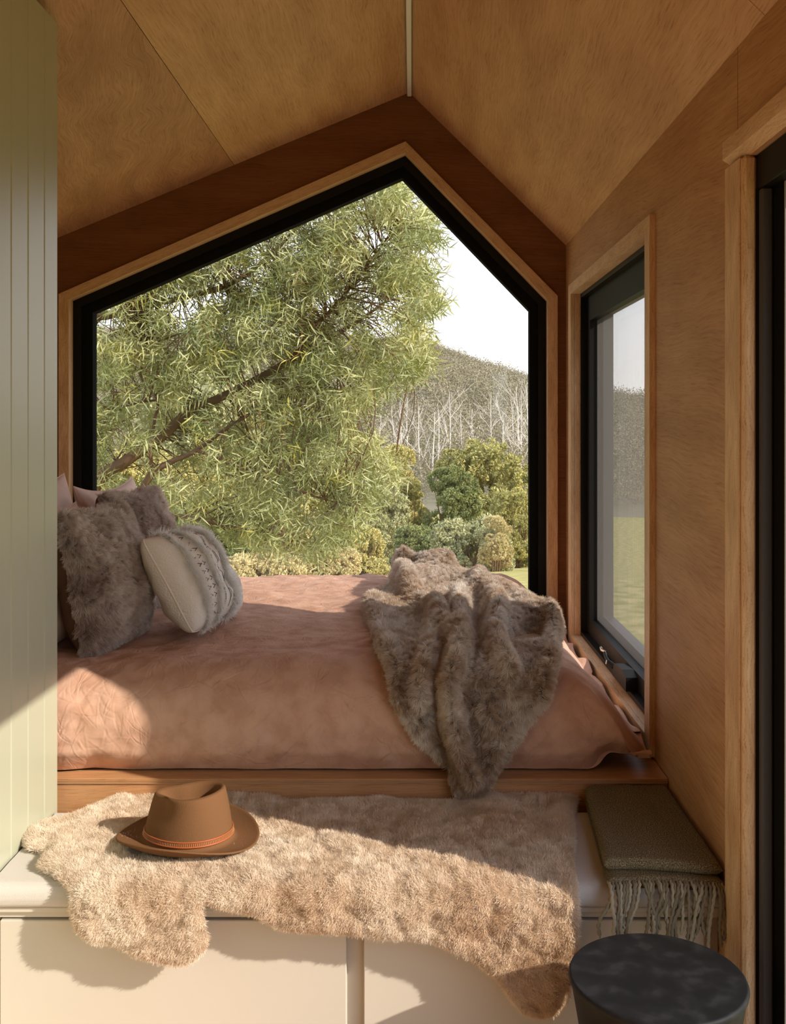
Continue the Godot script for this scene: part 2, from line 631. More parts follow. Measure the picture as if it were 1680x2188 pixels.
func room() -> void:
	var st := begin()
	bbox(st, Vector3(WL - 0.1, -0.15, -4.56), Vector3(WR + 0.15, 0.0, 3.1), 0.0)
	tag(obj("floor", done(st), M.floor), "timber floor of the cabin", "", "", "structure")
	# ceiling: a roof deck with plywood sheets fixed under it
	st = begin()
	var t := 0.15
	prism(st, [RIDGE + Vector2(0, 0.013), Vector2(WL - 0.1, roof_y(WL) - 0.028), Vector2(WL - 0.1, roof_y(WL) + t - 0.03), RIDGE + Vector2(0, t)], Vector3.ZERO, Vector3.RIGHT, Vector3.UP, Vector3.BACK, -4.7, 3.1)
	prism(st, [RIDGE + Vector2(0, 0.017), RIDGE + Vector2(0, t), Vector2(WR + 0.15, EAVE_R + t - 0.14), Vector2(WR + 0.15, EAVE_R - 0.12)], Vector3.ZERO, Vector3.RIGHT, Vector3.UP, Vector3.BACK, -4.7, 3.1)
	var ceiling := tag(obj("ceiling", done(st), M.roof), "sloping plywood-lined ceiling meeting at a ridge", "", "", "structure")
	var slope_l := Vector3(WL - RIDGE.x, EAVE_L - RIDGE.y, 0).normalized()
	var slope_r := Vector3(WR - RIDGE.x, EAVE_R - RIDGE.y, 0).normalized()
	var ll := Vector2(WL - RIDGE.x, EAVE_L - RIDGE.y).length()
	var lr := Vector2(WR - RIDGE.x, EAVE_R - RIDGE.y).length()
	var top := Vector3(RIDGE.x, RIDGE.y, 0)
	var cut := 0.745 * ll / (RIDGE.x - WL)
	for s in [[0.0, cut - 0.001, 2.0, 4.42, "ply"], [cut + 0.001, ll, 2.0, 4.42, "ply_figured"], [0.0, cut - 0.001, -0.4, 1.998, "ply"], [cut + 0.001, ll, -0.4, 1.998, "ply_figured"], [0.0, ll, -3.0, -0.402, "ply"]]:
		st = begin()
		var nl := Vector3(slope_l.y, -slope_l.x, 0)
		nl = nl if nl.y < 0 else -nl
		prism(st, [Vector2(s[0], s[2]), Vector2(s[1], s[2]), Vector2(s[1], s[3]), Vector2(s[0], s[3])], top, slope_l, Vector3.FORWARD, nl, -0.012, 0.0, Vector2(0, 1) if s[4] == "ply" else Vector2(0.3, 0.954))
		obj("plywood_panel", done(st), M[s[4]], ceiling)
	for s in [[0.0, lr, 1.93, 4.42, "ply"], [0.0, lr, -0.5, 1.928, "ply"], [0.0, lr, -3.0, -0.502, "ply"]]:
		st = begin()
		var nr := Vector3(slope_r.y, -slope_r.x, 0)
		nr = nr if nr.y < 0 else -nr
		prism(st, [Vector2(s[0], s[2]), Vector2(s[1], s[2]), Vector2(s[1], s[3]), Vector2(s[0], s[3])], top, slope_r, Vector3.FORWARD, nr, -0.012, 0.0, Vector2(0.06, 0.998))
		obj("plywood_panel", done(st), M[s[4]], ceiling)
	# walls
	st = begin()
	var outer := [Vector2(WL - 0.1, 0), Vector2(WL - 0.1, roof_y(WL) - 0.02), RIDGE + Vector2(0, 0.01), Vector2(WR + 0.15, EAVE_R - 0.12), Vector2(WR + 0.15, 0)]
	var inner := hole_points()
	for k in 5:
		var j := (k + 1) % 5
		prism(st, [outer[k], outer[j], inner[j], inner[k]], Vector3(0, 0, -DW), Vector3.RIGHT, Vector3.UP, Vector3.BACK, -0.14, 0.0, Vector2(1, 0))
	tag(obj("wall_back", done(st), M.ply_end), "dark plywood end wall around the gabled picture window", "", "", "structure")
	st = begin()
	bbox(st, Vector3(WL - 0.1, 0, -4.42), Vector3(WL, roof_y(WL) + 0.03, 3.0), 0.0)
	tag(obj("wall_left", done(st), M.ply), "plywood left wall behind the green cupboard", "", "", "structure")
	st = begin()
	prism(st, [Vector2(WL - 0.1, 0), Vector2(WL - 0.1, roof_y(WL)), RIDGE, Vector2(WR + 0.15, EAVE_R - 0.1), Vector2(WR + 0.15, 0)], Vector3(0, 0, 3.0), Vector3.RIGHT, Vector3.UP, Vector3.BACK, 0.0, 0.12, Vector2(1, 0))
	tag(obj("wall_front", done(st), M.ply), "plywood wall behind the viewer", "", "", "structure")
	# right wall: framing with the window and the door cut out, plywood sheets on its inside
	var frame_rects := [[4.21, 4.42, 0.0, 2.2], [2.84, 4.21, 0.0, 0.555], [2.84, 4.21, 1.96, 2.2], [2.03, 2.84, 0.0, 2.2], [-1.2, 2.03, 1.94, 2.2], [-3.0, -1.2, 0.0, 2.2]]
	st = begin()
	for r in frame_rects:
		bbox(st, Vector3(WR + 0.012, r[2], -r[1]), Vector3(WR + 0.14, minf(r[3], EAVE_R - 0.02), -r[0]), 0.0)
	var wall := tag(obj("wall_right", done(st), M.roof), "plywood right wall with the side window and the door", "", "", "structure")
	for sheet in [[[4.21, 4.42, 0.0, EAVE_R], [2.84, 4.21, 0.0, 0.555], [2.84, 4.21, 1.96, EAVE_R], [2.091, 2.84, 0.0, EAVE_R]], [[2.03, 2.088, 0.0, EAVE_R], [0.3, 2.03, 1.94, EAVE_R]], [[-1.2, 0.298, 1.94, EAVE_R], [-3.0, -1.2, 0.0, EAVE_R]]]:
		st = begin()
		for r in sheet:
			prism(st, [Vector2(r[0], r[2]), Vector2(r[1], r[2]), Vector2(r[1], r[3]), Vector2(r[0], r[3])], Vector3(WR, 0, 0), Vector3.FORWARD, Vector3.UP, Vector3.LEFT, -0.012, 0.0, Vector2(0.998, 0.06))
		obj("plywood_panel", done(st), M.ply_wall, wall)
	# light strip on the ridge
	var strip := thing("light_strip", "slim white light strip running along the ceiling ridge", "light", Vector3(RIDGE.x, RIDGE.y - 0.012, 0))
	obj("channel", box_mesh(Vector3(-0.011, -0.006, -4.40), Vector3(0.011, 0.006, 2.0), 0.001), M.alu, strip)
	obj("diffuser", box_mesh(Vector3(-0.009, -0.011, -4.40), Vector3(0.009, -0.006, 2.0), 0.002), M.strip, strip)


# ------------------------------------------------------------------ windows and door
func px_poly(list: Array, d: float) -> Array:
	var out := []
	for p in list:
		var v := at(p[0], p[1], d)
		out.append(Vector2(v.x, v.y))
	return out


func hole_points() -> Array:
	return px_poly([[138, 1330], [138, 634], [866, 316], [1182, 636], [1182, 1330]], DW)


func ring_parts(called: String, outer: Array, inner: Array, o: Vector3, ux: Vector3, uy: Vector3, n: Vector3, a: float, b: float, m: Material, parent: Node) -> void:
	for k in outer.size():
		var j := (k + 1) % outer.size()
		var st := begin()
		var g: Vector2 = (outer[j] - outer[k]).normalized()
		prism(st, [outer[k], outer[j], inner[j], inner[k]], o, ux, uy, n, a, b, g)
		obj(called, done(st), m, parent)


func inset(pts: Array, by: float) -> Array:
	var r := Geometry2D.offset_polygon(PackedVector2Array(pts), -by, Geometry2D.JOIN_MITER)
	if r.is_empty():
		return pts
	# keep the order of the source: nearest corner first
	var out := []
	for p in pts:
		var best: Vector2 = r[0][0]
		for q in r[0]:
			if q.distance_to(p) < best.distance_to(p):
				best = q
		out.append(best)
	return out


func end_window() -> void:
	var w := thing("window_1", "gabled five-sided picture window in the end wall", "", Vector3(0, 0, -DW), "", "structure")
	var o := px_poly([[125, 1345], [125, 628], [867, 302], [1192, 632], [1192, 1345]], 4.40)
	var i := px_poly([[147, 1325], [147, 640], [866, 326], [1171, 641], [1171, 1325]], 4.40)
	ring_parts("casing_board", o, i, Vector3.ZERO, Vector3.RIGHT, Vector3.UP, Vector3.BACK, -0.004, 0.02, M.oak, w)
	var i2 := inset(i, 0.006)
	ring_parts("reveal_board", inset(o, 0.02), i, Vector3.ZERO, Vector3.RIGHT, Vector3.UP, Vector3.BACK, -0.05, -0.005, M.oak, w)
	var f0 := inset(i, -0.02)
	var f1 := px_poly([[174, 1300], [174, 655], [863, 355], [1150, 651], [1150, 1300]], 4.46)
	var f2 := px_poly([[198, 1280], [198, 668], [860, 380], [1132, 663], [1132, 1280]], 4.47)
	ring_parts("frame_bar", f0, f1, Vector3.ZERO, Vector3.RIGHT, Vector3.UP, Vector3.BACK, -0.12, -0.035, M.black, w)
	ring_parts("glazing_bead", inset(f1, -0.004), f2, Vector3.ZERO, Vector3.RIGHT, Vector3.UP, Vector3.BACK, -0.11, -0.05, M.black_matte, w)
	var st := begin()
	prism(st, f2, Vector3.ZERO, Vector3.RIGHT, Vector3.UP, Vector3.BACK, -0.0855, -0.0855)
	var pane := begin()
	var c := PackedVector2Array(f2)
	var idx := Geometry2D.triangulate_polygon(c)
	for k in range(0, idx.size(), 3):
		tri(pane, Vector3(c[idx[k]].x, c[idx[k]].y, -0.085), Vector3(c[idx[k + 1]].x, c[idx[k + 1]].y, -0.085), Vector3(c[idx[k + 2]].x, c[idx[k + 2]].y, -0.085), Vector3.BACK)
	obj("pane", done(pane), M.glass, w)


func rect(d0: float, d1: float, y0: float, y1: float) -> Array:
	return [Vector2(d0, y0), Vector2(d1, y0), Vector2(d1, y1), Vector2(d0, y1)]


func side_window() -> void:
	var w := thing("window_2", "tall black-framed side window with insect screen, right of the bed", "", Vector3(WR, 0, 0), "", "structure")
	var X := Vector3.FORWARD
	var Y := Vector3.UP
	var N := Vector3.LEFT
	ring_parts("casing_board", rect(2.80, 4.25, 0.522, 1.983), rect(2.86, 4.19, 0.57, 1.942), Vector3.ZERO, X, Y, N, 0.0, 0.015, M.oak, w)
	ring_parts("reveal_board", rect(2.845, 4.205, 0.56, 1.955), rect(2.86, 4.19, 0.57, 1.942), Vector3.ZERO, X, Y, N, -0.03, -0.001, M.oak, w)
	ring_parts("frame_bar", rect(2.86, 4.19, 0.57, 1.942), rect(2.875, 4.178, 0.585, 1.925), Vector3.ZERO, X, Y, N, -0.15, -0.025, M.black, w)
	ring_parts("screen_frame", rect(2.875, 4.178, 0.585, 1.925), rect(2.94, 4.118, 0.64, 1.828), Vector3.ZERO, X, Y, N, -0.08, -0.05, M.black, w)
	ring_parts("sash_bar", rect(2.875, 4.178, 0.585, 1.925), rect(2.945, 4.10, 0.66, 1.85), Vector3.ZERO, X, Y, N, -0.14, -0.10, M.grey_metal, w)
	var st := begin()
	var q := rect(2.93, 4.125, 0.63, 1.84)
	var pitch := 0.0016
	var wire := 0.00009
	for k in int(1.19 / pitch):
		screen_wire(st, Vector3(0.0785, 0.63, -2.93 - k * pitch), Vector3(0.0785, 1.84, -2.93 - k * pitch), Vector3(1, 0, 0), Vector3(0, 0, 1), wire)
	for k in int(1.21 / pitch):
		screen_wire(st, Vector3(0.0787, 0.63 + k * pitch, -2.93), Vector3(0.0787, 0.63 + k * pitch, -4.12), Vector3(1, 0, 0), Vector3(0, 1, 0), wire)
	obj("insect_screen", done(st), M.screen, w).set_meta("kind", "stuff")
	st = begin()
	quad(st, Vector3(0.12, q[0].y, -q[0].x), Vector3(0.12, q[1].y, -q[1].x), Vector3(0.12, q[2].y, -q[2].x), Vector3(0.12, q[3].y, -q[3].x), N)
	obj("pane", done(st), M.glass, w)
	# winder on the bottom rail
	st = begin()
	prism(st, [Vector2(3.24, 0.585), Vector2(3.46, 0.585), Vector2(3.47, 0.604), Vector2(3.42, 0.632), Vector2(3.30, 0.640), Vector2(3.24, 0.628)], Vector3.ZERO, X, Y, N, -0.05, -0.012)
	obj("winder_housing", done(st), M.black, w)
	st = begin()
	tube(st, [Vector3(0.018, 0.612, -3.455), Vector3(0.004, 0.622, -3.48)], [0.010, 0.008], 10)
	tube(st, [Vector3(0.004, 0.622, -3.475), Vector3(0.002, 0.630, -3.52), Vector3(0.006, 0.636, -3.56)], [0.0065, 0.0055, 0.006], 10)
	obj("winder_handle", done(st), M.black, w)
	st = begin()
	tube(st, [Vector3(0.010, 0.640, -3.55), Vector3(0.004, 0.636, -3.60), Vector3(0.004, 0.640, -3.625)], [0.004, 0.0055, 0.004], 10)
	tube(st, [Vector3(0.000, 0.626, -3.485), Vector3(-0.002, 0.614, -3.49)], [0.004, 0.003], 8)
	obj("winder_knob", done(st), M.chrome, w)


func screen_wire(st: SurfaceTool, a: Vector3, b: Vector3, x: Vector3, y: Vector3, r: float) -> void:
	for k in 3:
		var a0 := TAU * k / 3.0
		var a1 := TAU * (k + 1) / 3.0
		var p := (x * cos(a0) + y * sin(a0)) * r
		var q := (x * cos(a1) + y * sin(a1)) * r
		var n := (p + q).normalized()
		tri(st, a + p, b + p, b + q, n)
		tri(st, a + p, b + q, a + q, n)


func door() -> void:
	var w := thing("door_1", "timber-lined opening of the black sliding door at right", "", Vector3(WR, 0, 0), "", "structure")
	obj("architrave", box_mesh(Vector3(-0.015, 0.0, -2.127), Vector3(0.012, 1.94, -2.032), 0.002), M.oak, w)
	obj("jamb_lining", box_mesh(Vector3(-0.0135, 0.0, -2.0315), Vector3(0.014, 1.94, -2.012), 0.006), M.oak, w)
	var st := begin()
	prism(st, [Vector2(-0.023, 1.955), Vector2(0.0, 1.94), Vector2(0.06, 1.94), Vector2(0.06, 1.975), Vector2(0.0, 1.992), Vector2(-0.023, 1.990)], Vector3.ZERO, Vector3.RIGHT, Vector3.UP, Vector3.BACK, -2.115, 1.25, Vector2.ZERO)
	obj("head_casing", done(st), M.oak, w)
	obj("frame_head", box_mesh(Vector3(0.013, 1.872, -2.03), Vector3(0.12, 1.94, 1.2), 0.002), M.black, w)
	obj("frame_jamb", box_mesh(Vector3(0.012, 0.0, -2.03), Vector3(0.14, 1.875, -2.004), 0.001), M.black_matte, w)
	obj("jamb_channel", box_mesh(Vector3(0.013, 0.0, -2.004), Vector3(0.036, 1.872, -1.985), 0.004), M.grey_metal, w)
	obj("jamb_fin", box_mesh(Vector3(0.0365, 0.0, -2.004), Vector3(0.075, 1.872, -1.936), 0.001), M.black_matte, w)
	obj("fin_cap", box_mesh(Vector3(0.038, 0.0, -1.936), Vector3(0.073, 1.872, -1.932), 0.001), M.alu, w)
	obj("sill", box_mesh(Vector3(0.0, -0.02, -2.03), Vector3(0.15, 0.01, 1.2), 0.002), M.black, w)


# ------------------------------------------------------------------ built-in furniture
func furniture() -> void:
	# tall cupboard, boarded face
	var cx := -0.893
	var cup := thing("tall_cupboard", "tall sage green cupboard with vertical grooved boards at left edge", "cupboard", Vector3(cx, 0, -2.0))
	var st := begin()
	prism(st, [Vector2(WL + 0.001, 0), Vector2(cx - 0.012, 0), Vector2(cx - 0.012, 2.428), Vector2(WL + 0.03, roof_y(WL) - 0.02), Vector2(WL + 0.001, roof_y(WL) - 0.03)], Vector3(-cx, 0, 2.0), Vector3.RIGHT, Vector3.UP, Vector3.BACK, -2.62, -1.2)
	obj("carcass", done(st), M.green, cup)
	var cuts := [2.623, 2.529, 2.421, 2.319, 2.214, 2.109, 2.004, 1.899, 1.794, 1.689, 1.584, 1.479, 1.374, 1.269, 1.2]
	for k in cuts.size() - 1:
		st = begin()
		var far: float = cuts[k] - (0.0 if k == 0 else 0.0012)
		var near: float = cuts[k + 1] + 0.0012
		bbox(st, Vector3(-0.0125, 0.0, 2.0 - far), Vector3(0.0, 2.430, 2.0 - near), 0.003)
		obj("board", done(st), M.green, cup)
	# sleeping platform
	var pl := thing("platform", "raised plywood platform under the bed", "platform", Vector3(0, 0, -DW))
	var top := 0.515
	var z0 := DW - 2.65
	obj("deck", box_mesh(Vector3(WL + 0.002, top - 0.004, 0.002), Vector3(WR - 0.002, top, z0), 0.0008), M.platform, pl)
	for k in 3:
		var hi := top - 0.004 - k * 0.003
		obj("edge_ply", box_mesh(Vector3(WL + 0.002, hi - 0.003, 0.002), Vector3(WR - 0.002, hi, z0 - (0.0008 if k % 2 else 0.0)), 0.0003), M.edge if k == 1 else M.platform, pl)
	obj("riser", box_mesh(Vector3(WL + 0.002, 0.0, z0 - 0.022), Vector3(WR - 0.002, top - 0.013, z0 - 0.004), 0.001), M.platform, pl)
	# bench cabinet
	var bn := thing("bench_cabinet", "cream window bench cabinet with two flush doors", "cabinet", Vector3(0, 0, -2.2))
	obj("carcass", box_mesh(Vector3(-0.892, 0.0, -0.42), Vector3(WR - 0.001, 0.388, -0.02), 0.001), M.cream_dark, bn)
	obj("bench_top", box_mesh(Vector3(-0.892, 0.388, -0.425), Vector3(WR - 0.003, 0.40, 0.006), 0.002), M.cream, bn)
	obj("top_rail", box_mesh(Vector3(-0.892, 0.374, -0.02), Vector3(WR - 0.003, 0.388, -0.004), 0.001), M.cream, bn)
	obj("side_stile", box_mesh(Vector3(-0.892, 0.0, -0.02), Vector3(-0.876, 0.374, 0.0), 0.001), M.cream, bn)
	for x in [[-0.871, -0.138], [-0.101, 0.619]]:
		obj("door", box_mesh(Vector3(x[0], 0.02, -0.02), Vector3(x[1], 0.369, 0.0), 0.0015), M.cream, bn)
	# cushion
	var cu := grid(120, 40, func(u, v):
		return pad_point(u, v), false, true)
	var seat := thing("bench_cushion", "long off-white upholstered pad on top of the bench", "cushion", Vector3(0, 0.40, -2.4))
	obj("pad", mesh_of(cu), M.uphol, seat)


func pad_point(u: float, v: float) -> Vector3:
	# a closed loop round the pad's section, front at v = 0.5, swept along x
	var x := lerpf(-0.888, WR - 0.004, u)
	var r := 0.014
	var hz := 0.217
	var path := [Vector2(-hz + 0.01, 0.001), Vector2(-hz, 0.026), Vector2(-hz + r, 0.050), Vector2(-0.1, 0.052), Vector2(0.05, 0.0525), Vector2(hz - 0.06, 0.052), Vector2(hz - 0.02, 0.0505), Vector2(hz - 0.006, 0.045), Vector2(hz, 0.034), Vector2(hz + 0.002, 0.022), Vector2(hz, 0.010), Vector2(hz - 0.006, 0.002), Vector2(0.0, 0.001)]
	var k := v * (path.size() - 1)
	var a: Vector2 = path[int(k)]
	var b: Vector2 = path[mini(int(k) + 1, path.size() - 1)]
	var p := a.lerp(b, k - int(k))
	return Vector3(x, p.y + 0.0015 * nz.get_noise_2d(x * 3.0, p.x * 9.0), p.x)


func bed_point(s: float, t: float) -> Vector3:
	# s runs along x and over the right end; t runs from the window over the front edge (see bed())
	var top := 0.784
	var xe := 0.35
	var r := 0.13
	var dx := 0.0
	var x := s
	if s > xe:
		var a := (s - xe) / r
		if a < PI / 2:
			x = xe + r * sin(a)
			dx = r * (1.0 - cos(a))
		else:
			x = xe + r
			dx = r + (s - xe - r * PI / 2)
		x += 0.25 * dx + 0.9 * dx * dx
	var de := 2.83
	var rf := 0.145
	var dt := 0.0
	var d := 4.395 - t
	var over := t - (4.395 - de)
	if over > 0.0:
		var a := over / rf
		if a < PI / 2:
			d = de - rf * sin(a)
			dt = rf * (1.0 - cos(a))
		else:
			d = de - rf
			dt = rf + (over - rf * PI / 2)
	var tb := 0.03 - t   # tucked down at the window
	var back := maxf(0.0, tb) * 2.0
	var drop := pow(pow(dx, 3.0) + pow(dt, 3.0), 1.0 / 3.0) + back
	var corner := smoothstep(0.03, 0.12, dx)
	var most := 0.266 - corner * (0.035 + 0.012 * sin(t * 21.0)) - 0.004 * (0.5 + 0.5 * nz.get_noise_1d(s * 6.0))
	var k := clampf(drop / most, 0.0, 1.0)
	drop = minf(drop, most)
	# soft rolls and creases
	var roll := 0.012 * nz.get_noise_2d(s * 1.3, t * 1.6) + 0.006 * nz.get_noise_2d(s * 5.0 + 9.0, t * 5.0)
	var crease := 0.006 * (0.5 - absf(nz.get_noise_2d(s * 7.0 + t * 4.0, t * 11.0 - s * 3.0))) + 0.0035 * (0.5 - absf(nz.get_noise_2d(s * 17.0 - t * 13.0 + 40.0, t * 19.0 + s * 8.0)))
	var y := top - drop
	var belly := sin(k * PI)
	d -= 0.016 * belly * (1.0 if dt > 0.0 else 0.0) - 0.03 * maxf(0.0, k - 0.8) / 0.2 * (1.0 if dt > 0.0 else 0.0)
	var p := Vector3(x, y, -d)
	var up := 1.0 - smoothstep(0.0, 0.6, k)
	p.y += (roll + crease) * up
	p.z += (roll * 0.8 + crease * 1.2) * smoothstep(0.0, 0.5, dt / most) * (1.0 - smoothstep(0.85, 1.0, k) * 0.7)
	# the right end hangs in loose folds towards the front corner
	if dx > 0.02:
		var fold := sin(t * 13.0 + 2.0 * nz2.get_noise_1d(t * 4.0)) * 0.018 * k + 0.02 * k * smoothstep(1.2, 1.75, t)
		p.x = minf(p.x + fold, WR - 0.03)
		p.y += 0.02 * k * maxf(0.0, sin(t * 9.0 + 1.0))
	# sag under the pillows
	p.y -= 0.015 * exp(-(pow((s + 0.85) / 0.25, 2.0) + pow((d - 3.0) / 0.2, 2.0))) * up
	# fanned folds at the front corner
	if dx > 0.0 and dt > 0.0:
		var fan := atan2(dt, dx)
		var f := 0.010 * sin(fan * 9.0) * clampf(minf(dx, dt) * 12.0, 0.0, 1.0)
		p.x = minf(p.x + f, WR - 0.03)
		p.z += f
	# a gathered fold where the front meets the cupboard
	if dt > 0.0 and s < -0.7:
		p.z += 0.014 * sin((s * 26.0) + t * 10.0) * smoothstep(-0.70, -0.9, s) * smoothstep(0.5, 0.95, k)
	p.y = maxf(p.y, 0.517)
	return p


func bed() -> void:
	var smin := -1.53
	var smax := 0.35 + 0.204 + 0.17
	var tmax := 4.395 - 2.83 + 0.228 + 0.135
	var g := grid(240, 220, func(u, v): return bed_point(lerpf(smin, smax, u), lerpf(0.0, tmax, v)), false, true, Vector2(smax - smin, tmax))
	var b := thing("bed", "bed made up with a crumpled terracotta pink linen quilt", "bed", Vector3(0, 0.515, -3.5))
	for k in g.v.size():
		g.v[k] -= b.position
	obj("quilt", mesh_of(g), M.linen, b)
	# mattress under it
	obj("mattress", box_mesh(Vector3(-1.5, 0.002, -0.86), Vector3(0.40, 0.2, 0.60), 0.05), M.uphol, b)


# ------------------------------------------------------------------ fur
func tuft(blades: int, spread: float, height: float, width: float, bend: float, sd: int, root := 0.62, lock := 0.0) -> ArrayMesh:
	var r := RandomNumberGenerator.new()
	r.seed = sd
	var v := PackedVector3Array()
	var n := PackedVector3Array()
	var c := PackedColorArray()
	var uv := PackedVector2Array()
	var idx := PackedInt32Array()
	for b in blades:
		var a := r.randf() * TAU
		var p := Vector3(cos(a), 0, sin(a)) * spread * sqrt(r.randf())
		var dir := r.randf() * TAU
		var side := Vector3(cos(dir), 0, sin(dir))
		var lean := Vector3(-sin(dir), 0, cos(dir)) * bend * r.randf_range(0.3, 1.2) * (1.0 - lock) + p * (8.0 * bend * (1.0 - lock) - 0.8 * lock / height)
		var h := height * r.randf_range(0.7, 1.15)
		var k0 := v.size()
		for k in 3:
			var f := k / 2.0
			var q := p + Vector3.UP * h * f + lean * h * f * f
			var w := width * (1.0 - 0.85 * f)
			for s in [-0.5, 0.5]:
				v.append(q + side * w * s)
				n.append((Vector3.UP * 1.0 + side.cross(Vector3.UP) * 0.25 + side * s * 0.5).normalized())
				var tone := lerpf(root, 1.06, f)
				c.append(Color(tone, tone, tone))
				uv.append(Vector2(f, s))
		for k in 2:
			var o := k0 + k * 2
			idx.append_array(PackedInt32Array([o, o + 1, o + 2, o + 1, o + 3, o + 2]))
	return mesh_of(solid(v, idx, uv, c))


# tufts standing on a surface; color(point, uv) gives each its colour, keep(point, normal) leaves some out
func fur(called: String, parent: Node, g: Dictionary, density: float, mesh: Mesh, m: Material, lean: Vector3, lean_by: float, color: Callable, keep = null, size := Vector2(0.8, 1.25), messy := 0.8) -> void:
	var buf := PackedFloat32Array()
	var owed := 0.0
	for k in range(0, g.i.size(), 3):
		var a: Vector3 = g.v[g.i[k]]
		var b: Vector3 = g.v[g.i[k + 1]]
		var c: Vector3 = g.v[g.i[k + 2]]
		owed += (b - a).cross(c - a).length() / 2.0 * density
		while owed >= 1.0:
			owed -= 1.0
			var r1 := sqrt(rng.randf())
			var r2 := rng.randf()
			var w := Vector3(1 - r1, r1 * (1 - r2), r1 * r2)
			var p := a * w.x + b * w.y + c * w.z
			var n: Vector3 = (g.n[g.i[k]] * w.x + g.n[g.i[k + 1]] * w.y + g.n[g.i[k + 2]] * w.z).normalized()
			if keep != null and not keep.call(p, n):
				continue
			var swirl := Vector3(nz2.get_noise_3dv(p * 14.0), nz2.get_noise_3dv(p * 14.0 + Vector3(31, 7, 3)), nz2.get_noise_3dv(p * 14.0 + Vector3(5, 57, 23)))
			var y := (n + lean * lean_by + swirl * 0.6 + Vector3(nz2.get_noise_3dv(p * 55.0), nz2.get_noise_3dv(p * 55.0 + Vector3(31, 7, 3)), nz2.get_noise_3dv(p * 55.0 + Vector3(5, 57, 23))) * messy + Vector3(rng.randf() - 0.5, rng.randf() - 0.5, rng.randf() - 0.5) * 0.3).normalized()
			if y.dot(n) < 0.25:
				y = (y + n * 0.5).normalized()
			var x := y.cross(Vector3(rng.randf() - 0.5, rng.randf() - 0.5, rng.randf() - 0.5)).normalized()
			var s := rng.randf_range(size.x, size.y)
			put(buf, Basis(x * s, y * s, x.cross(y) * s), p, color.call(p, n))
	many(called, mesh, m, buf, parent)


# ------------------------------------------------------------------ cushions
# local: x is the width, y the height, z the thickness with the front at +z
func pillow(w: float, h: float, t: float, sd: int, n := 44, side := 0, pinch := 0.07, corner := 0.07) -> Dictionary:
	var v := PackedVector3Array()
	var uv := PackedVector2Array()
	var idx := PackedInt32Array()
	for f in 2:
		if side and (side > 0) != (f == 0):
			continue
		var z := 1.0 if f == 0 else -1.0
		var base := v.size()
		for j in n + 1:
			for i in n + 1:
				var a := sin((2.0 * i / n - 1.0) * PI / 2)
				var b := sin((2.0 * j / n - 1.0) * PI / 2)
				var e := pow(maxf(0.0, (1.0 - a * a) * (1.0 - b * b)), 0.42)
				var p := Vector3(a * w / 2 * (1.0 - pinch * (1.0 - b * b) * absf(a)), b * h / 2 * (1.0 - pinch * (1.0 - a * a) * absf(b)), z * t / 2 * e)
				var cut := 1.0 - corner * pow(absf(a * b), 5.0)
				p.x *= cut
				p.y *= cut
				var q := nz.get_noise_3d(a * 1.2 + sd * 13.7, b * 1.2, z) * 0.02 + nz.get_noise_3d(a * 3.5 + sd * 5.0, b * 3.5, z) * 0.008
				p.z += q * e
				p.y -= 0.03 * h * (1.0 - a * a) * maxf(0.0, b) + 0.0
				v.append(p)
				uv.append(Vector2(i, j) / n)
		for j in n:
			for i in n:
				var a := base + j * (n + 1) + i
				var q := [a, a + n + 1, a + 1, a + 1, a + n + 1, a + n + 2] if z > 0 else [a, a + 1, a + n + 1, a + 1, a + n + 2, a + n + 1]
				idx.append_array(PackedInt32Array(q))
	return solid(v, idx, uv)


func facing(normal: Vector3, up: Vector3) -> Basis:
	var z := normal.normalized()
	var y := (up - z * up.dot(z)).normalized()
	return Basis(y.cross(z), y, z)


func fur_tone(p: Vector3, k: float, light: Color, dark: Color, shift: float) -> Color:
	var t := clampf(0.5 + 0.6 * nz.get_noise_3dv(p * k + Vector3.ONE * shift) + 0.4 * nz2.get_noise_3dv(p * k * 12.0) + rng.randf_range(-0.18, 0.18), 0.0, 1.0)
	return dark.lerp(light, t)


func seam(w: float, h: float, pinch: float, corner := 0.07) -> ArrayMesh:
	var pts := []
	for s in 4:
		for k in 12:
			var f := k / 6.0 - 1.0
			var a: float = [f, 1.0, -f, -1.0][s]
			var b: float = [-1.0, f, 1.0, -f][s]
			var cut := 1.0 - corner * pow(absf(a * b), 5.0)
			pts.append(Vector3(cut * a * w / 2 * (1.0 - pinch * (1.0 - b * b)), cut * b * h / 2 * (1.0 - pinch * (1.0 - a * a)) - 0.03 * h * (1.0 - a * a) * maxf(0.0, b), 0))
	pts.append(pts[0])
	var st := begin()
	tube(st, pts, [0.003], 6)
	return done(st)


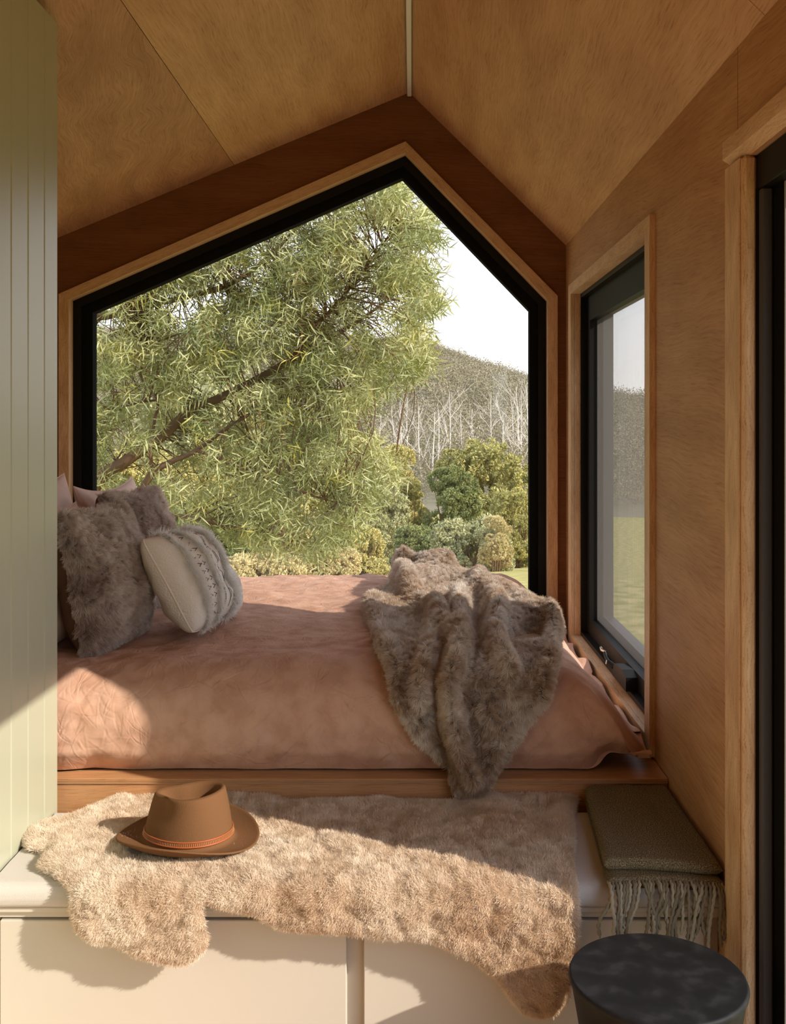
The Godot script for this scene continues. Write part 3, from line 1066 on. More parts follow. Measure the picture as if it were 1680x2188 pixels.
func cushions() -> void:
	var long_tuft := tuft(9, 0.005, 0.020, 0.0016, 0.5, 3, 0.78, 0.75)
	# pink pillows at the back
	for p in [[Vector3(-1.21, 1.01, -3.30), Vector3(0.97, 0.2, 0.12), 0.66, 0.47, 0.17, "pink linen pillow standing against the left wall, behind the nearest fur cushion"], [Vector3(-1.07, 0.965, -3.12), Vector3(0.96, 0.26, 0.05), 0.60, 0.40, 0.14, "pink linen pillow squeezed directly behind the nearest fur cushion"], [Vector3(-1.10, 0.99, -3.92), Vector3(0.96, 0.26, 0.05), 0.62, 0.43, 0.15, "pink linen pillow by the window, its corner above the fur cushions"]]:
		var o := thing("pillow", p[5], "pillow", p[0], "pink linen pillows at the head of the bed")
		o.basis = facing(p[1], Vector3.UP)
		obj("pillow_case", mesh_of(pillow(p[2], p[3], p[4], int(p[2] * 100), 40, 0, 0.09, -0.02)), M.pink, o)
		obj("edge_seam", seam(p[2], p[3], 0.09, -0.02), M.pink, o)
	# two faux fur cushions
	for p in [[Vector3(-0.918, 0.972, -3.075), Vector3(0.97, 0.19, 0.13), 0.43, 0.42, 0.19, "large grey-brown faux fur cushion nearest the green cupboard"], [Vector3(-0.945, 0.985, -3.60), Vector3(0.94, 0.22, 0.20), 0.42, 0.43, 0.17, "grey-brown faux fur cushion standing behind the cream cushion"]]:
		var o := thing("fur_cushion", p[5], "cushion", p[0], "faux fur cushions on the bed")
		o.basis = facing(p[1], Vector3.UP)
		obj("back_cover", mesh_of(pillow(p[2], p[3], p[4], 5, 40, -1)), M.brown_back, o)
		var g := pillow(p[2], p[3], p[4], 5, 56, 1)
		for k in g.v.size():
			g.c.append(Color(0.60, 0.50, 0.43))
		obj("front_cover", mesh_of(g), M.hide, o)
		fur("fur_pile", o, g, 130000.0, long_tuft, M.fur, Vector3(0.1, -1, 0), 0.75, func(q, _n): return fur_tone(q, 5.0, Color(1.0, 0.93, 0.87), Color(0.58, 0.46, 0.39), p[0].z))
	# cream cushion with fringes
	var o := thing("cream_cushion", "cream woven cushion with shaggy fringe bands and dark stitching", "cushion", Vector3(-0.680, 0.944, -3.245))
	o.basis = facing(Vector3(0.84, 0.50, 0.16), Vector3.UP)
	var w := 0.42
	var h := 0.33
	var t := 0.19
	var pg := pillow(w, h, t, 9, 60)
	obj("cover", mesh_of(pg), M.cream_cloth, o)
	obj("edge_seam", seam(w, h, 0.07), M.cream_cloth, o)
	var front := pillow(w, h, t, 9, 60, 1)
	var shag := tuft(6, 0.006, 0.014, 0.0026, 1.2, 12, 1.0)
	for band in [[-0.140, 0.007], [-0.070, 0.006], [0.045, 0.014]]:
		fur("fringe_band", o, front, 110000.0, shag, M.fringe_fur, Vector3(-0.5, -0.5, 0.2), 0.4, func(_q, _n): return Color(0.96, 0.93, 0.88).lerp(Color(0.99, 0.98, 0.95), rng.randf()), func(q, _n): return absf(q.x - band[0]) < band[1])
	# stitched rows: dashes and dark lines between the fringes
	var rows := PackedVector3Array()
	var st := begin()
	for xr in [-0.048, -0.041, -0.012, -0.005]:
		var pts := []
		for k in 30:
			pts.append(face_at(front, 60, xr, lerpf(-0.14, 0.14, k / 29.0), 0.0012))
		tube(st, pts, [0.0008], 5)
	for k in 22:
		var y := lerpf(-0.13, 0.13, k / 21.0)
		tube(st, [face_at(front, 60, -0.122, y, 0.001), face_at(front, 60, -0.108, y + (0.008 if k % 2 else -0.008), 0.001)], [0.0011], 5)
		tube(st, [face_at(front, 60, -0.100, y, 0.001), face_at(front, 60, -0.088, y + (0.007 if k % 2 else -0.007), 0.001)], [0.0011], 5)
	var s := obj("stitching", done(st), M.stitch, o)
	s.set_meta("kind", "stuff")


func face_at(g: Dictionary, n: int, x: float, y: float, lift: float) -> Vector3:
	var best := 0
	var bd := 1e9
	for k in g.v.size():
		var e := pow(g.v[k].x - x, 2) + pow(g.v[k].y - y, 2)
		if e < bd:
			bd = e
			best = k
	var p: Vector3 = g.v[best]
	return Vector3(x, y, p.z + lift)


# ------------------------------------------------------------------ furs cut to an outline
# the outline is given on the photograph and laid onto the thing below by lay(px, py)
func skin(outline: Array, step: float, lay: Callable, lift: Callable, thick: float) -> Dictionary:
	var poly := PackedVector2Array()
	for p in outline:
		poly.append(Vector2(p[0], p[1]))
	var lo := poly[0]
	var hi := poly[0]
	for p in poly:
		lo = lo.min(p)
		hi = hi.max(p)
	lo -= Vector2.ONE * step
	var nx := int((hi.x - lo.x) / step) + 3
	var ny := int((hi.y - lo.y) / step) + 3
	var inside := PackedByteArray()
	for j in ny:
		for i in nx:
			inside.append(1 if Geometry2D.is_point_in_polygon(lo + Vector2(i, j) * step, poly) else 0)
	var id := {}
	var flat := PackedVector2Array()
	var edge := PackedFloat32Array()
	var idx := PackedInt32Array()
	for j in ny - 1:
		for i in nx - 1:
			var cs := [j * nx + i, j * nx + i + 1, (j + 1) * nx + i + 1, (j + 1) * nx + i]
			var got := 0
			for c in cs:
				got += inside[c]
			if got == 0:
				continue
			for c in cs:
				if not id.has(c):
					var p := lo + Vector2(c % nx, c / nx) * step
					var near := p
					var far := 1e9
					for k in poly.size():
						var q := Geometry2D.get_closest_point_to_segment(p, poly[k], poly[(k + 1) % poly.size()])
						if q.distance_to(p) < far:
							far = q.distance_to(p)
							near = q
					id[c] = flat.size()
					flat.append(p if inside[c] else near)
					edge.append(far if inside[c] else 0.0)
			idx.append_array(PackedInt32Array([id[cs[0]], id[cs[1]], id[cs[2]], id[cs[0]], id[cs[2]], id[cs[3]]]))
	# two passes of smoothing keep the rim even
	var v := PackedVector3Array()
	var uv := PackedVector2Array()
	var nrm_eps := 2.0
	for k in flat.size():
		var p := flat[k]
		var q: Vector3 = lay.call(p.x, p.y)
		var n := ((lay.call(p.x, p.y + nrm_eps) - q) as Vector3).cross(lay.call(p.x + nrm_eps, p.y) - q).normalized()
		var round_ := sqrt(clampf(edge[k] / 16.0, 0.0, 1.0))
		v.append(q + n * (thick * (0.25 + 0.75 * round_) + lift.call(p.x, p.y) * round_))
		uv.append(p / 400.0)
	# underside
	var count := v.size()
	var tris := idx.size()
	for k in count:
		var p := flat[k]
		v.append(lay.call(p.x, p.y))
		uv.append(p / 400.0)
	var used := {}
	for k in range(0, tris, 3):
		for m in 3:
			used[Vector2i(idx[k + m], idx[k + (m + 1) % 3])] = true
	var rim := PackedInt32Array()
	for e in used:
		if not used.has(Vector2i(e.y, e.x)):
			rim.append_array(PackedInt32Array([e.x, e.x + count, e.y, e.y, e.x + count, e.y + count]))
	var all := idx.duplicate()
	for k in range(0, tris, 3):
		all.append_array(PackedInt32Array([idx[k] + count, idx[k + 2] + count, idx[k + 1] + count]))
	all.append_array(rim)
	var g := solid(v, all, uv)
	g.top = count
	g.tris = tris
	return g


func top_only(g: Dictionary) -> Dictionary:
	return {"v": g.v, "n": g.n, "i": g.i.slice(0, g.tris)}


const THROW_PY := [1190.0, 1225.0, 1250.0, 1290.0, 1330.0, 1380.0, 1400.0, 1420.0, 1440.0, 1480.0, 1560.0, 1640.0, 1672.0, 1715.0]
const THROW_D := [4.30, 4.20, 3.98, 3.57, 3.235, 2.90, 2.81, 2.745, 2.70, 2.66, 2.648, 2.642, 2.632, 2.622]


func lay_throw(px: float, py: float) -> Vector3:
	var k := 0
	while k < THROW_PY.size() - 2 and py > THROW_PY[k + 1]:
		k += 1
	var f: float = (py - THROW_PY[k]) / (THROW_PY[k + 1] - THROW_PY[k])
	var p0: float = THROW_D[maxi(k - 1, 0)]
	var p3: float = THROW_D[mini(k + 2, THROW_D.size() - 1)]
	var d := lerpf(THROW_D[k], THROW_D[k + 1], clampf(f, 0.0, 1.0))
	if k > 4:
		d = cubic_interpolate(THROW_D[k], THROW_D[k + 1], p0, p3, clampf(f, 0.0, 1.0))
	var q := at(px, py, d)
	# at the right it drops over the end of the bed with the quilt
	return q


var folds := []   # [polyline, width, height]


func fold_height(px: float, py: float) -> float:
	var h := 0.0
	var p := Vector2(px, py)
	for f in folds:
		var best := 1e9
		for k in f[0].size() - 1:
			best = minf(best, Geometry2D.get_closest_point_to_segment(p, f[0][k], f[0][k + 1]).distance_squared_to(p))
		h += 1.4 * f[2] * exp(-best / (f[1] * f[1]))
	return h


func throw_rug() -> void:
	for f in [
		[[844, 1222, 867, 1267, 917, 1317, 950, 1367, 967, 1392], 15.0, 0.040],
		[[983, 1300, 983, 1350, 987, 1400, 958, 1475, 967, 1537, 983, 1600, 1008, 1662], 15.0, 0.042],
		[[1030, 1265, 1056, 1290, 1067, 1317, 1058, 1358, 1062, 1408, 1090, 1450], 15.0, 0.038],
		[[1072, 1352, 1110, 1337, 1150, 1333, 1186, 1336], 13.0, 0.040],
		[[1183, 1342, 1187, 1400, 1158, 1496], 12.0, 0.020],
		[[790, 1290, 800, 1350, 830, 1410, 842, 1480, 870, 1540], 14.0, 0.018],
		[[935, 1330, 925, 1390, 905, 1440, 890, 1500], 16.0, 0.022],
		[[875, 1260, 915, 1240, 965, 1250, 1010, 1262], 20.0, 0.030],
		[[860, 1203, 900, 1218, 960, 1228], 12.0, 0.050],
		[[1060, 1250, 1110, 1280, 1150, 1310], 12.0, 0.018],
		[[1040, 1520, 1070, 1560, 1040, 1640], 18.0, 0.014],
		[[895, 1290, 912, 1330], 16.0, -0.020],
		[[960, 1300, 965, 1350], 10.0, -0.026],
		[[1018, 1300, 1022, 1380, 1010, 1440], 12.0, -0.020],
		[[1078, 1372, 1120, 1360, 1160, 1362], 14.0, -0.026],
		[[925, 1470, 940, 1560, 965, 1640], 12.0, -0.016],
		[[1010, 1480, 1010, 1580], 16.0, -0.012],
	]:
		var line := []
		for k in range(0, f[0].size(), 2):
			line.append(Vector2(f[0][k], f[0][k + 1]))
		folds.append([line, f[1], f[2]])
	var outline := [[846, 1196], [862, 1191], [890, 1205], [920, 1212], [960, 1213], [1000, 1226], [1030, 1241], [1066, 1247], [1110, 1270], [1150, 1292], [1175, 1320], [1192, 1335], [1199, 1352], [1190, 1372], [1187, 1420], [1178, 1462], [1160, 1504], [1128, 1545], [1098, 1586], [1066, 1640], [1045, 1672], [1030, 1697], [1008, 1707], [985, 1700], [967, 1684], [962, 1660], [965, 1645], [930, 1612], [888, 1572], [866, 1533], [845, 1500], [838, 1450], [830, 1420], [812, 1390], [803, 1350], [788, 1322], [779, 1292], [790, 1275], [812, 1262], [834, 1258], [838, 1235], [848, 1222], [842, 1208]]
	var o := thing("fur_throw", "grey-brown faux fur throw draped over the foot of the bed", "throw", Vector3(0.25, 0.79, -3.2))
	var g := skin(outline, 4.5, lay_throw, func(px, py): return fold_height(px, py) + 0.006 * nz.get_noise_2d(px * 0.012, py * 0.012), 0.012)
	var base := o.position
	for k in g.v.size():
		g.v[k] -= base
		g.c.append(fur_tone(g.v[k], 4.0, Color(0.85, 0.78, 0.70), Color(0.60, 0.47, 0.35), 3.0) if k < g.top else Color(0.42, 0.30, 0.20))
	obj("pelt", mesh_of(g), M.hide, o)
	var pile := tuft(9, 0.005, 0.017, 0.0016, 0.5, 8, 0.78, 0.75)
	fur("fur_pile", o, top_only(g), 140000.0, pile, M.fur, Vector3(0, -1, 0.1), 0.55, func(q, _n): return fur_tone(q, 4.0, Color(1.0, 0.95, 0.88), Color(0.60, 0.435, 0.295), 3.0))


func lay_bench(px: float, py: float) -> Vector3:
	# on the pad's top, then round its front edge and straight down
	var d: float
	var bend := 1890.0
	if py < bend - 14.0:
		d = 0.963 * F / (py - CY)
	elif py > bend + 22.0:
		d = 2.148
	else:
		var f := (py - bend + 14.0) / 36.0
		d = lerpf(0.963 * F / (py - CY), 2.148, smoothstep(0.0, 1.0, f) if f < 0.5 else f)
		d = minf(0.963 * F / (minf(py, bend - 14.0) - CY), lerpf(2.2, 2.148, f))
	return at(px, py, d)


func sheepskin() -> void:
	var outline := [[48, 1781], [75, 1773], [96, 1762], [137, 1754], [175, 1742], [200, 1729], [233, 1717], [267, 1703], [292, 1710], [333, 1704], [400, 1700], [471, 1698], [554, 1698], [592, 1712], [625, 1720], [700, 1717], [817, 1715], [951, 1721], [992, 1716], [1038, 1697], [1108, 1688], [1196, 1683], [1226, 1690], [1233, 1711], [1219, 1746], [1224, 1792], [1219, 1851], [1227, 1892], [1231, 1950], [1231, 2020], [1217, 2102], [1202, 2142], [1178, 2164], [1149, 2168], [1120, 2158], [1102, 2137], [1073, 2096], [1044, 2067], [998, 2037], [933, 2008], [892, 2002], [817, 1997], [700, 1985], [640, 1982], [596, 1977], [571, 1962], [537, 1946], [500, 1937], [465, 1930], [442, 1920], [430, 1935], [431, 1962], [441, 1992], [437, 2021], [417, 2044], [387, 2056], [354, 2052], [292, 2034], [250, 2012], [200, 2006], [170, 1983], [158, 1950], [159, 1908], [137, 1887], [117, 1871], [85, 1858], [92, 1842], [103, 1823], [65, 1818], [48, 1800]]
	var o := thing("sheepskin", "honey beige sheepskin spread over the bench and hanging over its front", "sheepskin", Vector3(-0.2, 0.455, -2.4))
	var g := skin(outline, 6.0, lay_bench, func(px, py): return 0.010 * nz.get_noise_2d(px * 0.008, py * 0.014) + 0.006 * nz.get_noise_2d(px * 0.03, py * 0.05), 0.014)
	var base := o.position
	var tone := func(q: Vector3) -> Color:
		var t := clampf(0.6 + 0.8 * nz.get_noise_3dv(q * 2.4) + 0.3 * nz.get_noise_3dv(q * 9.0), 0.0, 1.0)
		return Color(0.82, 0.65, 0.48).lerp(Color(0.97, 0.88, 0.76), t)
	for k in g.v.size():
		g.v[k] -= base
		g.c.append(tone.call(g.v[k]) * 0.8 if k < g.top else Color(0.62, 0.5, 0.36))
	obj("hide", mesh_of(g), M.hide, o)
	var curl := tuft(12, 0.006, 0.0095, 0.0014, 0.9, 17, 0.9)
	fur("wool", o, top_only(g), 120000.0, curl, M.wool, Vector3(0, -0.3, 0.3), 0.3, func(q, _n): return tone.call(q), func(q, _n): return Vector2(q.x + 0.305, q.z - 0.05).length() > 0.11, Vector2(0.8, 1.2), 0.35)


# ------------------------------------------------------------------ hat
func hat() -> void:
	var o := thing("felt_hat", "brown felt fedora with a thin orange band lying on the sheepskin", "hat", Vector3(-0.505, 0.489, -2.35))
	o.rotation.y = deg_to_rad(163)
	var nt := 96
	var rows := []   # each: Callable-free list [kind, f]
	for k in 9:
		rows.append(["dent", k / 8.0])
	for k in range(1, 19):
		rows.append(["side", k / 18.0])
	for k in range(1, 15):
		rows.append(["brim", k / 14.0])
	for k in 4:
		rows.append(["edge", (k + 1) / 4.0])
	for k in range(1, 9):
		rows.append(["under", k / 8.0])
	var g := grid(nt, rows.size() - 1, func(u, v):
		return hat_point(u * TAU, rows[roundi(v * (rows.size() - 1))]), true, true, Vector2(2, 2))
	obj("felt_body", mesh_of(g), M.felt, o)
	for b in [[0.005, 0.0022, "cord", "leather"], [0.0135, 0.0018, "cord", "leather"]]:
		var pts := []
		for k in 73:
			pts.append(crown_side(TAU * k / 72.0, 1.0 - b[0] / 0.088, 0.0012))
		var st := begin()
		tube(st, pts, [b[1]], 6)
		obj(b[2], done(st), M[b[3]], o)
	var band := grid(96, 3, func(u, v): return crown_side(u * TAU, 1.0 - lerpf(0.005, 0.0135, v) / 0.088, 0.0014), true, false)
	obj("hat_band", mesh_of(band), M.leather, o)
	var st := begin()
	for k in 150:
		var a := TAU * k / 150.0
		tube(st, [crown_side(a, 1.0 - 0.0068 / 0.088, 0.0018), crown_side(a, 1.0 - 0.0118 / 0.088, 0.0018)], [0.0009], 5)
	obj("beading", done(st), M.bead, o).set_meta("kind", "stuff")


func crown_outline(a: float, a0: float, b0: float, egg: float) -> Vector2:
	var c := cos(a)
	var s := sin(a)
	return Vector2(c * a0 * (1.0 + 0.0 * egg), s * b0 * (1.0 - egg * c))


func crown_side(a: float, f: float, lift: float) -> Vector3:
	# f = 0 at the ridge, 1 where the crown meets the brim; the front is at a = 0
	var top := crown_outline(a, 0.080, 0.064, 0.36)
	var low := crown_outline(a, 0.103, 0.0885, 0.06)
	var k := f
	var p := top.lerp(low, pow(k, 0.75))
	p *= 1.0 - 0.20 * crown_pinch(a, f)
	var h := (0.099 - 0.008 * cos(a)) * (1.0 - f)
	p += p.normalized() * lift
	return Vector3(p.x, h + 0.004, p.y)


func crown_pinch(a: float, f: float) -> float:
	return exp(-pow((absf(wrapf(a, -PI, PI)) - 1.05) / 0.42, 2.0)) * exp(-pow((f - 0.22) / 0.28, 2.0))


func hat_point(a: float, row: Array) -> Vector3:
	var f: float = row[1]
	match row[0]:
		"dent":
			var top := crown_outline(a, 0.080, 0.064, 0.36)
			top *= 1.0 - 0.20 * crown_pinch(a, 0.0)
			var ridge := 0.103 - 0.008 * cos(a)
			var floor_y := 0.068
			var h: float
			if f < 0.5:
				h = floor_y + 0.008 - 0.020 * smoothstep(0.15, 0.55, f)
			else:
				h = lerpf(floor_y + 0.008 - 0.020 * smoothstep(0.15, 0.55, f), ridge, smoothstep(0.55, 0.98, f))
			if f > 0.93:
				h += 0.001
			return Vector3(top.x * f * 0.97, h, top.y * f * 0.97)
		"side":
			var p := crown_side(a, f, 0.0)
			return p
		"brim":
			return brim(a, f, 0.0)
		"edge":
			var b := brim(a, 1.0, 0.0)
			var r := Vector3(b.x, 0, b.z).normalized()
			var t := f * PI
			return b + r * 0.0028 * sin(t) + Vector3.UP * (cos(t) - 1.0) * 0.0026
		_:
			return brim(a, 1.0 - f * 0.98, -0.0052)


func brim(a: float, f: float, dy: float) -> Vector3:
	var low := crown_outline(a, 0.103, 0.0885, 0.06)
	var out := Vector2(cos(a) * 0.160, sin(a) * 0.143)
	var p := low.lerp(out, f)
	var curl := 0.022 * pow(absf(sin(a)), 2.0) + 0.006
	var y := 0.004 * (1.0 - smoothstep(0.0, 0.12, f)) + curl * pow(f, 2.4) - 0.006 * f * pow(absf(cos(a)), 3.0)
	return Vector3(p.x, y + dy, p.y)


# ------------------------------------------------------------------ folded blanket
func folded_blanket() -> void:
	var o := thing("folded_blanket", "folded olive grey wool blanket with twisted fringe on the bench's right end", "blanket", Vector3(0.53, 0.453, -2.4))
	# local slabs: x left..right at the back and at the front, z from back to front
	for s in [[0.0, 0.026, 2.146, 0.404, 0.649, 3], [0.024, 0.052, 2.178, 0.402, 0.650, 4]]:
		var y0: float = s[0]
		var y1: float = s[1]
		var g := grid(60, 64, func(u, v):
			# v walks round the slab's section from the back underside, over the front, to the back top
			var dn: float = s[2]
			var r := (y1 - y0) / 2.0
			var d: float
			var y: float
			if v < 0.3:
				d = lerpf(2.63, dn + r, v / 0.3)
				y = y0
			elif v < 0.55:
				var a: float = (v - 0.3) / 0.25 * PI
				d = dn + r - sin(a) * r
				y = y0 + r - cos(a) * r
			else:
				d = lerpf(dn + r, 2.63, (v - 0.55) / 0.45)
				y = y1
			var k: float = inverse_lerp(2.63, 2.15, d)
			var wob: float = 0.004 * nz.get_noise_2d(u * 3.0 + s[5], d * 6.0)
			var xl: float = lerpf(0.437, s[3], k)
			var x: float = lerpf(xl, s[4], u)
			# rounded long sides
			var e: float = minf(u, 1.0 - u) * (s[4] - xl)
			var droop: float = 1.0 - sqrt(clampf(e / 0.012, 0.0, 1.0))
			y = lerpf(y, (y0 + y1) / 2.0, droop)
			d -= 0.010 * sin(u * 4.0 + s[5]) * smoothstep(0.6, 1.0, k)
			y += wob * clampf((y - y0) / (y1 - y0), 0.0, 1.0) - 0.004 * smoothstep(0.55, 1.0, u) * k
			return Vector3(x - 0.53, y, 2.4 - d), false, true)
		obj("folded_layer", mesh_of(g), M.blanket, o)
	for k in 34:
		var u := (k + 0.5) / 34.0
		var x := lerpf(0.405, 0.644, u) + rng.randf_range(-0.002, 0.002)
		var d := 2.150 - 0.010 * sin(u * 4.0 + 3.0)
		var len := rng.randf_range(0.055, 0.10)
		if k in [5, 6, 7, 17, 18, 24]:
			len *= 0.55
		var sway := rng.randf_range(-0.034, 0.026)
		var pts := [Vector3(x - 0.53, 0.014, 2.4 - d - 0.012), Vector3(x - 0.53, 0.017, 2.4 - d + 0.006), Vector3(x - 0.53 + sway * 0.15, 0.008, 2.4 - d + 0.018 + 0.006 * rng.randf()), Vector3(x - 0.53 + sway * 0.5, -0.02, 2.4 - d + 0.025 + 0.006 * rng.randf()), Vector3(minf(x - 0.53 + sway * 0.9 + rng.randf_range(-0.008, 0.008), WR - 0.53 - 0.008), -0.02 - len * 0.5, 2.4 - d + 0.026 + 0.004 * rng.randf()), Vector3(minf(x - 0.53 + sway, WR - 0.53 - 0.008), -0.02 - len, 2.4 - d + 0.024 + 0.006 * rng.randf())]
		var sm := smooth(pts, 9)
		var rad := []
		for j in sm.size():
			rad.append(0.0036 if j < sm.size() - 2 else 0.0016)
		var st := begin()
		tube(st, sm, rad, 8, 420.0, 0.32)
		obj("tassel", done(st), M.yarn if k % 3 else M.yarn_light, o)


func stool() -> void:
	var o := thing("stool", "round charcoal drum stool at lower right", "stool", Vector3(0.446, 0, -1.887))
	var r := 0.16
	var h := 0.42
	obj("seat", lathe([Vector2(0.0005, h - 0.003), Vector2(0.05, h - 0.003), Vector2(0.10, h - 0.0025), Vector2(r - 0.012, h - 0.002), Vector2(r - 0.006, h), Vector2(r - 0.002, h - 0.002), Vector2(r, h - 0.007), Vector2(r - 0.001, h - 0.012), Vector2(r - 0.004, h - 0.014), Vector2(0.0005, h - 0.014)], 96), M.stool, o)
	var prof := []
	for k in 25:
		var f := k / 24.0
		prof.append(Vector2(r - 0.004 - 0.045 * sin(f * PI * 0.5) + 0.03 * smoothstep(0.7, 1.0, f), lerpf(h - 0.0135, 0.004, f)))
	prof.append(Vector2(0.0005, 0.004))
	obj("pedestal", lathe(prof, 96), M.stool, o)


# ------------------------------------------------------------------ outdoors
func ground_y(x: float, d: float) -> float:
	var H := ramp(x, [-140.0, -60.0, 3.0, 19.0, 31.0, 40.0, 66.0, 79.0, 130.0], [28.0, 24.0, 22.0, 14.5, 9.0, 6.0, 2.0, 0.0, 0.0])
	return -0.7 - 0.135 * (clampf(d, 14.0, 38.0) - 14.0) + smoothstep(50.0, 350.0, d) * (H + 3.2) + 0.12 * sin(x * 0.35) * smoothstep(12.0, 30.0, d)


func outdoors() -> void:
	M.fringe_fur = mat(Color(1, 1, 1), 0.95, 0.0, 0.1)
	M.fringe_fur.vertex_color_use_as_albedo = true
	M.fringe_fur.backlight_enabled = true
	M.fringe_fur.backlight = Color(0.8, 0.8, 0.8)
	# ground: near field, then the hill
	var g := grid(90, 90, func(u, v):
		var d := lerpf(-40.0, 60.0, v)
		var x := lerpf(-50.0, 50.0, u)
		return Vector3(x, ground_y(x, d) - 0.0, -d), false, false, Vector2(100, 100))
	tag(obj("grass_field", mesh_of(g), M.grass), "sunlit grass field around the cabin", "grass", "", "stuff")
	g = grid(90, 70, func(u, v):
		var d := lerpf(60.0, 400.0, v)
		var x := lerpf(-0.5, 0.5, u) * (d + 160.0)
		return Vector3(x, ground_y(x, d), -d), false, false, Vector2(200, 300))
	var hill := tag(obj("hillside", mesh_of(g), M.hill), "wooded hillside rising beyond the window", "hill", "", "structure")
	# forest on the hill
	var crown := clump(1100, 1.0, 0.042, 3)
	var buf := PackedFloat32Array()
	for k in 8000:
		var d := lerpf(64.0, 385.0, pow(rng.randf(), 0.6))
		var x := rng.randf_range(-0.38, 0.30) * d
		var s := rng.randf_range(2.0, 4.0) * lerpf(0.6, 1.0, smoothstep(64.0, 160.0, d))
		var y := ground_y(x, d)
		var c := Color(0.26, 0.235, 0.14).lerp(Color(0.38, 0.33, 0.23), rng.randf()) * rng.randf_range(0.75, 1.15)
		put(buf, Basis(Vector3.UP, rng.randf() * TAU).scaled(Vector3(s, s * rng.randf_range(0.8, 1.2), s)), Vector3(x, y + s * 0.9, -d), c)
	tag(many("hill_forest", crown, M.far_leaf, buf), "grey-green eucalypt forest covering the hillside", "forest")
	dead_trees()
	shrubs()
	near_tree()


# a ball of loose leaves
func clump(count: int, radius: float, leaf: float, sd: int, hollow := 0.5) -> ArrayMesh:
	var r := RandomNumberGenerator.new()
	r.seed = sd
	var v := PackedVector3Array()
	var n := PackedVector3Array()
	var c := PackedColorArray()
	var uv := PackedVector2Array()
	var idx := PackedInt32Array()
	for k in count:
		var o := Vector3(r.randfn(), r.randfn(), r.randfn()).normalized()
		var p := o * radius * lerpf(hollow, 1.0, r.randf())
		p *= 1.0 + 0.25 * sin(o.x * 5.0 + sd) * cos(o.z * 4.0)
		var a := Vector3(r.randfn(), r.randfn(), r.randfn()).normalized()
		var b := a.cross(Vector3(r.randfn(), r.randfn(), r.randfn()).normalized()).normalized()
		var s := leaf * r.randf_range(0.6, 1.3)
		var k0 := v.size()
		var fn := a.cross(b)
		if fn.dot(o) < 0:
			fn = -fn
		for q in [-a * s, b * s * 0.45, a * s, -b * s * 0.45]:
			v.append(p + q)
			n.append(fn)
			var t := 0.9 + 0.2 * r.randf()
			c.append(Color(t, t, t))
			uv.append(Vector2.ZERO)
		idx.append_array(PackedInt32Array([k0, k0 + 1, k0 + 2, k0, k0 + 2, k0 + 3]))
	return mesh_of(solid(v, idx, uv, c))


func limb(st: SurfaceTool, p: Vector3, dir: Vector3, len: float, r: float, depth: int, up: float) -> void:
	var pts := [p]
	var rad := [r]
	var q := p
	var d := dir
	for k in 4:
		d = (d + Vector3(rng.randfn(), rng.randfn() * 0.5, rng.randfn()) * 0.13 + Vector3.UP * up * 0.12).normalized()
		q += d * len / 4.0
		pts.append(q)
		rad.append(r * (1.0 - 0.55 * (k + 1) / 4.0))
	tube(st, pts, rad, 5 if depth > 0 else 4)
	if depth > 0:
		for k in 2 + (1 if depth > 1 else 0):
			var m := rng.randi_range(1, 4)
			var out := Vector3(rng.randfn(), rng.randfn() * 0.4 + 0.7, rng.randfn()).normalized()
			limb(st, pts[m], (d * 0.8 + out).normalized(), len * rng.randf_range(0.4, 0.62), rad[m] * 0.6, depth - 1, up)


func dead_trees() -> void:
	var where := [[838, 868, 84], [858, 858, 80], [872, 850, 86], [893, 868, 78], [925, 880, 74], [934, 862, 82], [962, 836, 80], [988, 872, 88], [1010, 876, 92], [1048, 838, 84], [1072, 880, 78], [1090, 850, 86], [1104, 826, 80], [1118, 838, 76], [1128, 815, 84], [1140, 840, 80], [812, 880, 86]]
	var says := ["leftmost of the pale dead trees, just right of the near tree's leaves", "pale dead tree with a fan of bare limbs, near the near tree", "pale dead tree with crowded twigs right of the fan-shaped one", "small pale dead tree between the fan-shaped dead trees and the straight trunk", "slim pale straight dead trunk above the yellow shrub", "pale dead trunk with forking top left of the dome-shaped tree", "tall pale forked dead tree left of the dome-shaped tree's top", "low pale dead tree directly above the dome-shaped tree's left shoulder", "thin pale dead tree above the middle of the dome-shaped tree", "tall pale dead tree rising above the dome-shaped tree's crown", "short pale dead tree at the dome-shaped tree's right shoulder", "pale dead tree behind the dome-shaped tree's right side", "tall bare pale tree beside the window's right frame, leaning left", "bare pale tree with long straight trunk near the window's right frame", "tallest pale dead tree against the window's right frame", "pale dead tree half hidden by the window's right frame", "pale dead twiggy tree mostly hidden behind the near tree's leaves"]
	for k in where.size():
		var w: Array = where[k]
		var d: float = w[2]
		var top := at(w[0], w[1], d)
		var foot := Vector3(top.x + rng.randf_range(-0.4, 0.4), ground_y(top.x, d) - 0.3, -d)
		var o := thing("dead_tree", says[k], "tree", foot, "bare pale dead trees below the hill")
		var h := top.y - foot.y
		var st := begin()
		var pts := []
		var rad := []
		for j in 8:
			var f := j / 7.0
			pts.append((top - foot) * f + Vector3(0.12 * sin(f * 4.0 + k), 0, 0.1 * cos(f * 5.0 + k)))
			rad.append(lerpf(0.095, 0.014, f))
		tube(st, pts, rad, 6)
		obj("trunk", done(st), M.pale_bark, o)
		st = begin()
		for j in 8:
			var m := rng.randi_range(2, 6)
			var a := rng.randf() * TAU
			limb(st, pts[m], Vector3(cos(a), rng.randf_range(0.7, 1.5), sin(a) * 0.8).normalized(), h * rng.randf_range(0.22, 0.42), rad[m] * 0.55, 2, 0.5)
		obj("bare_branches", done(st), M.pale_bark, o)


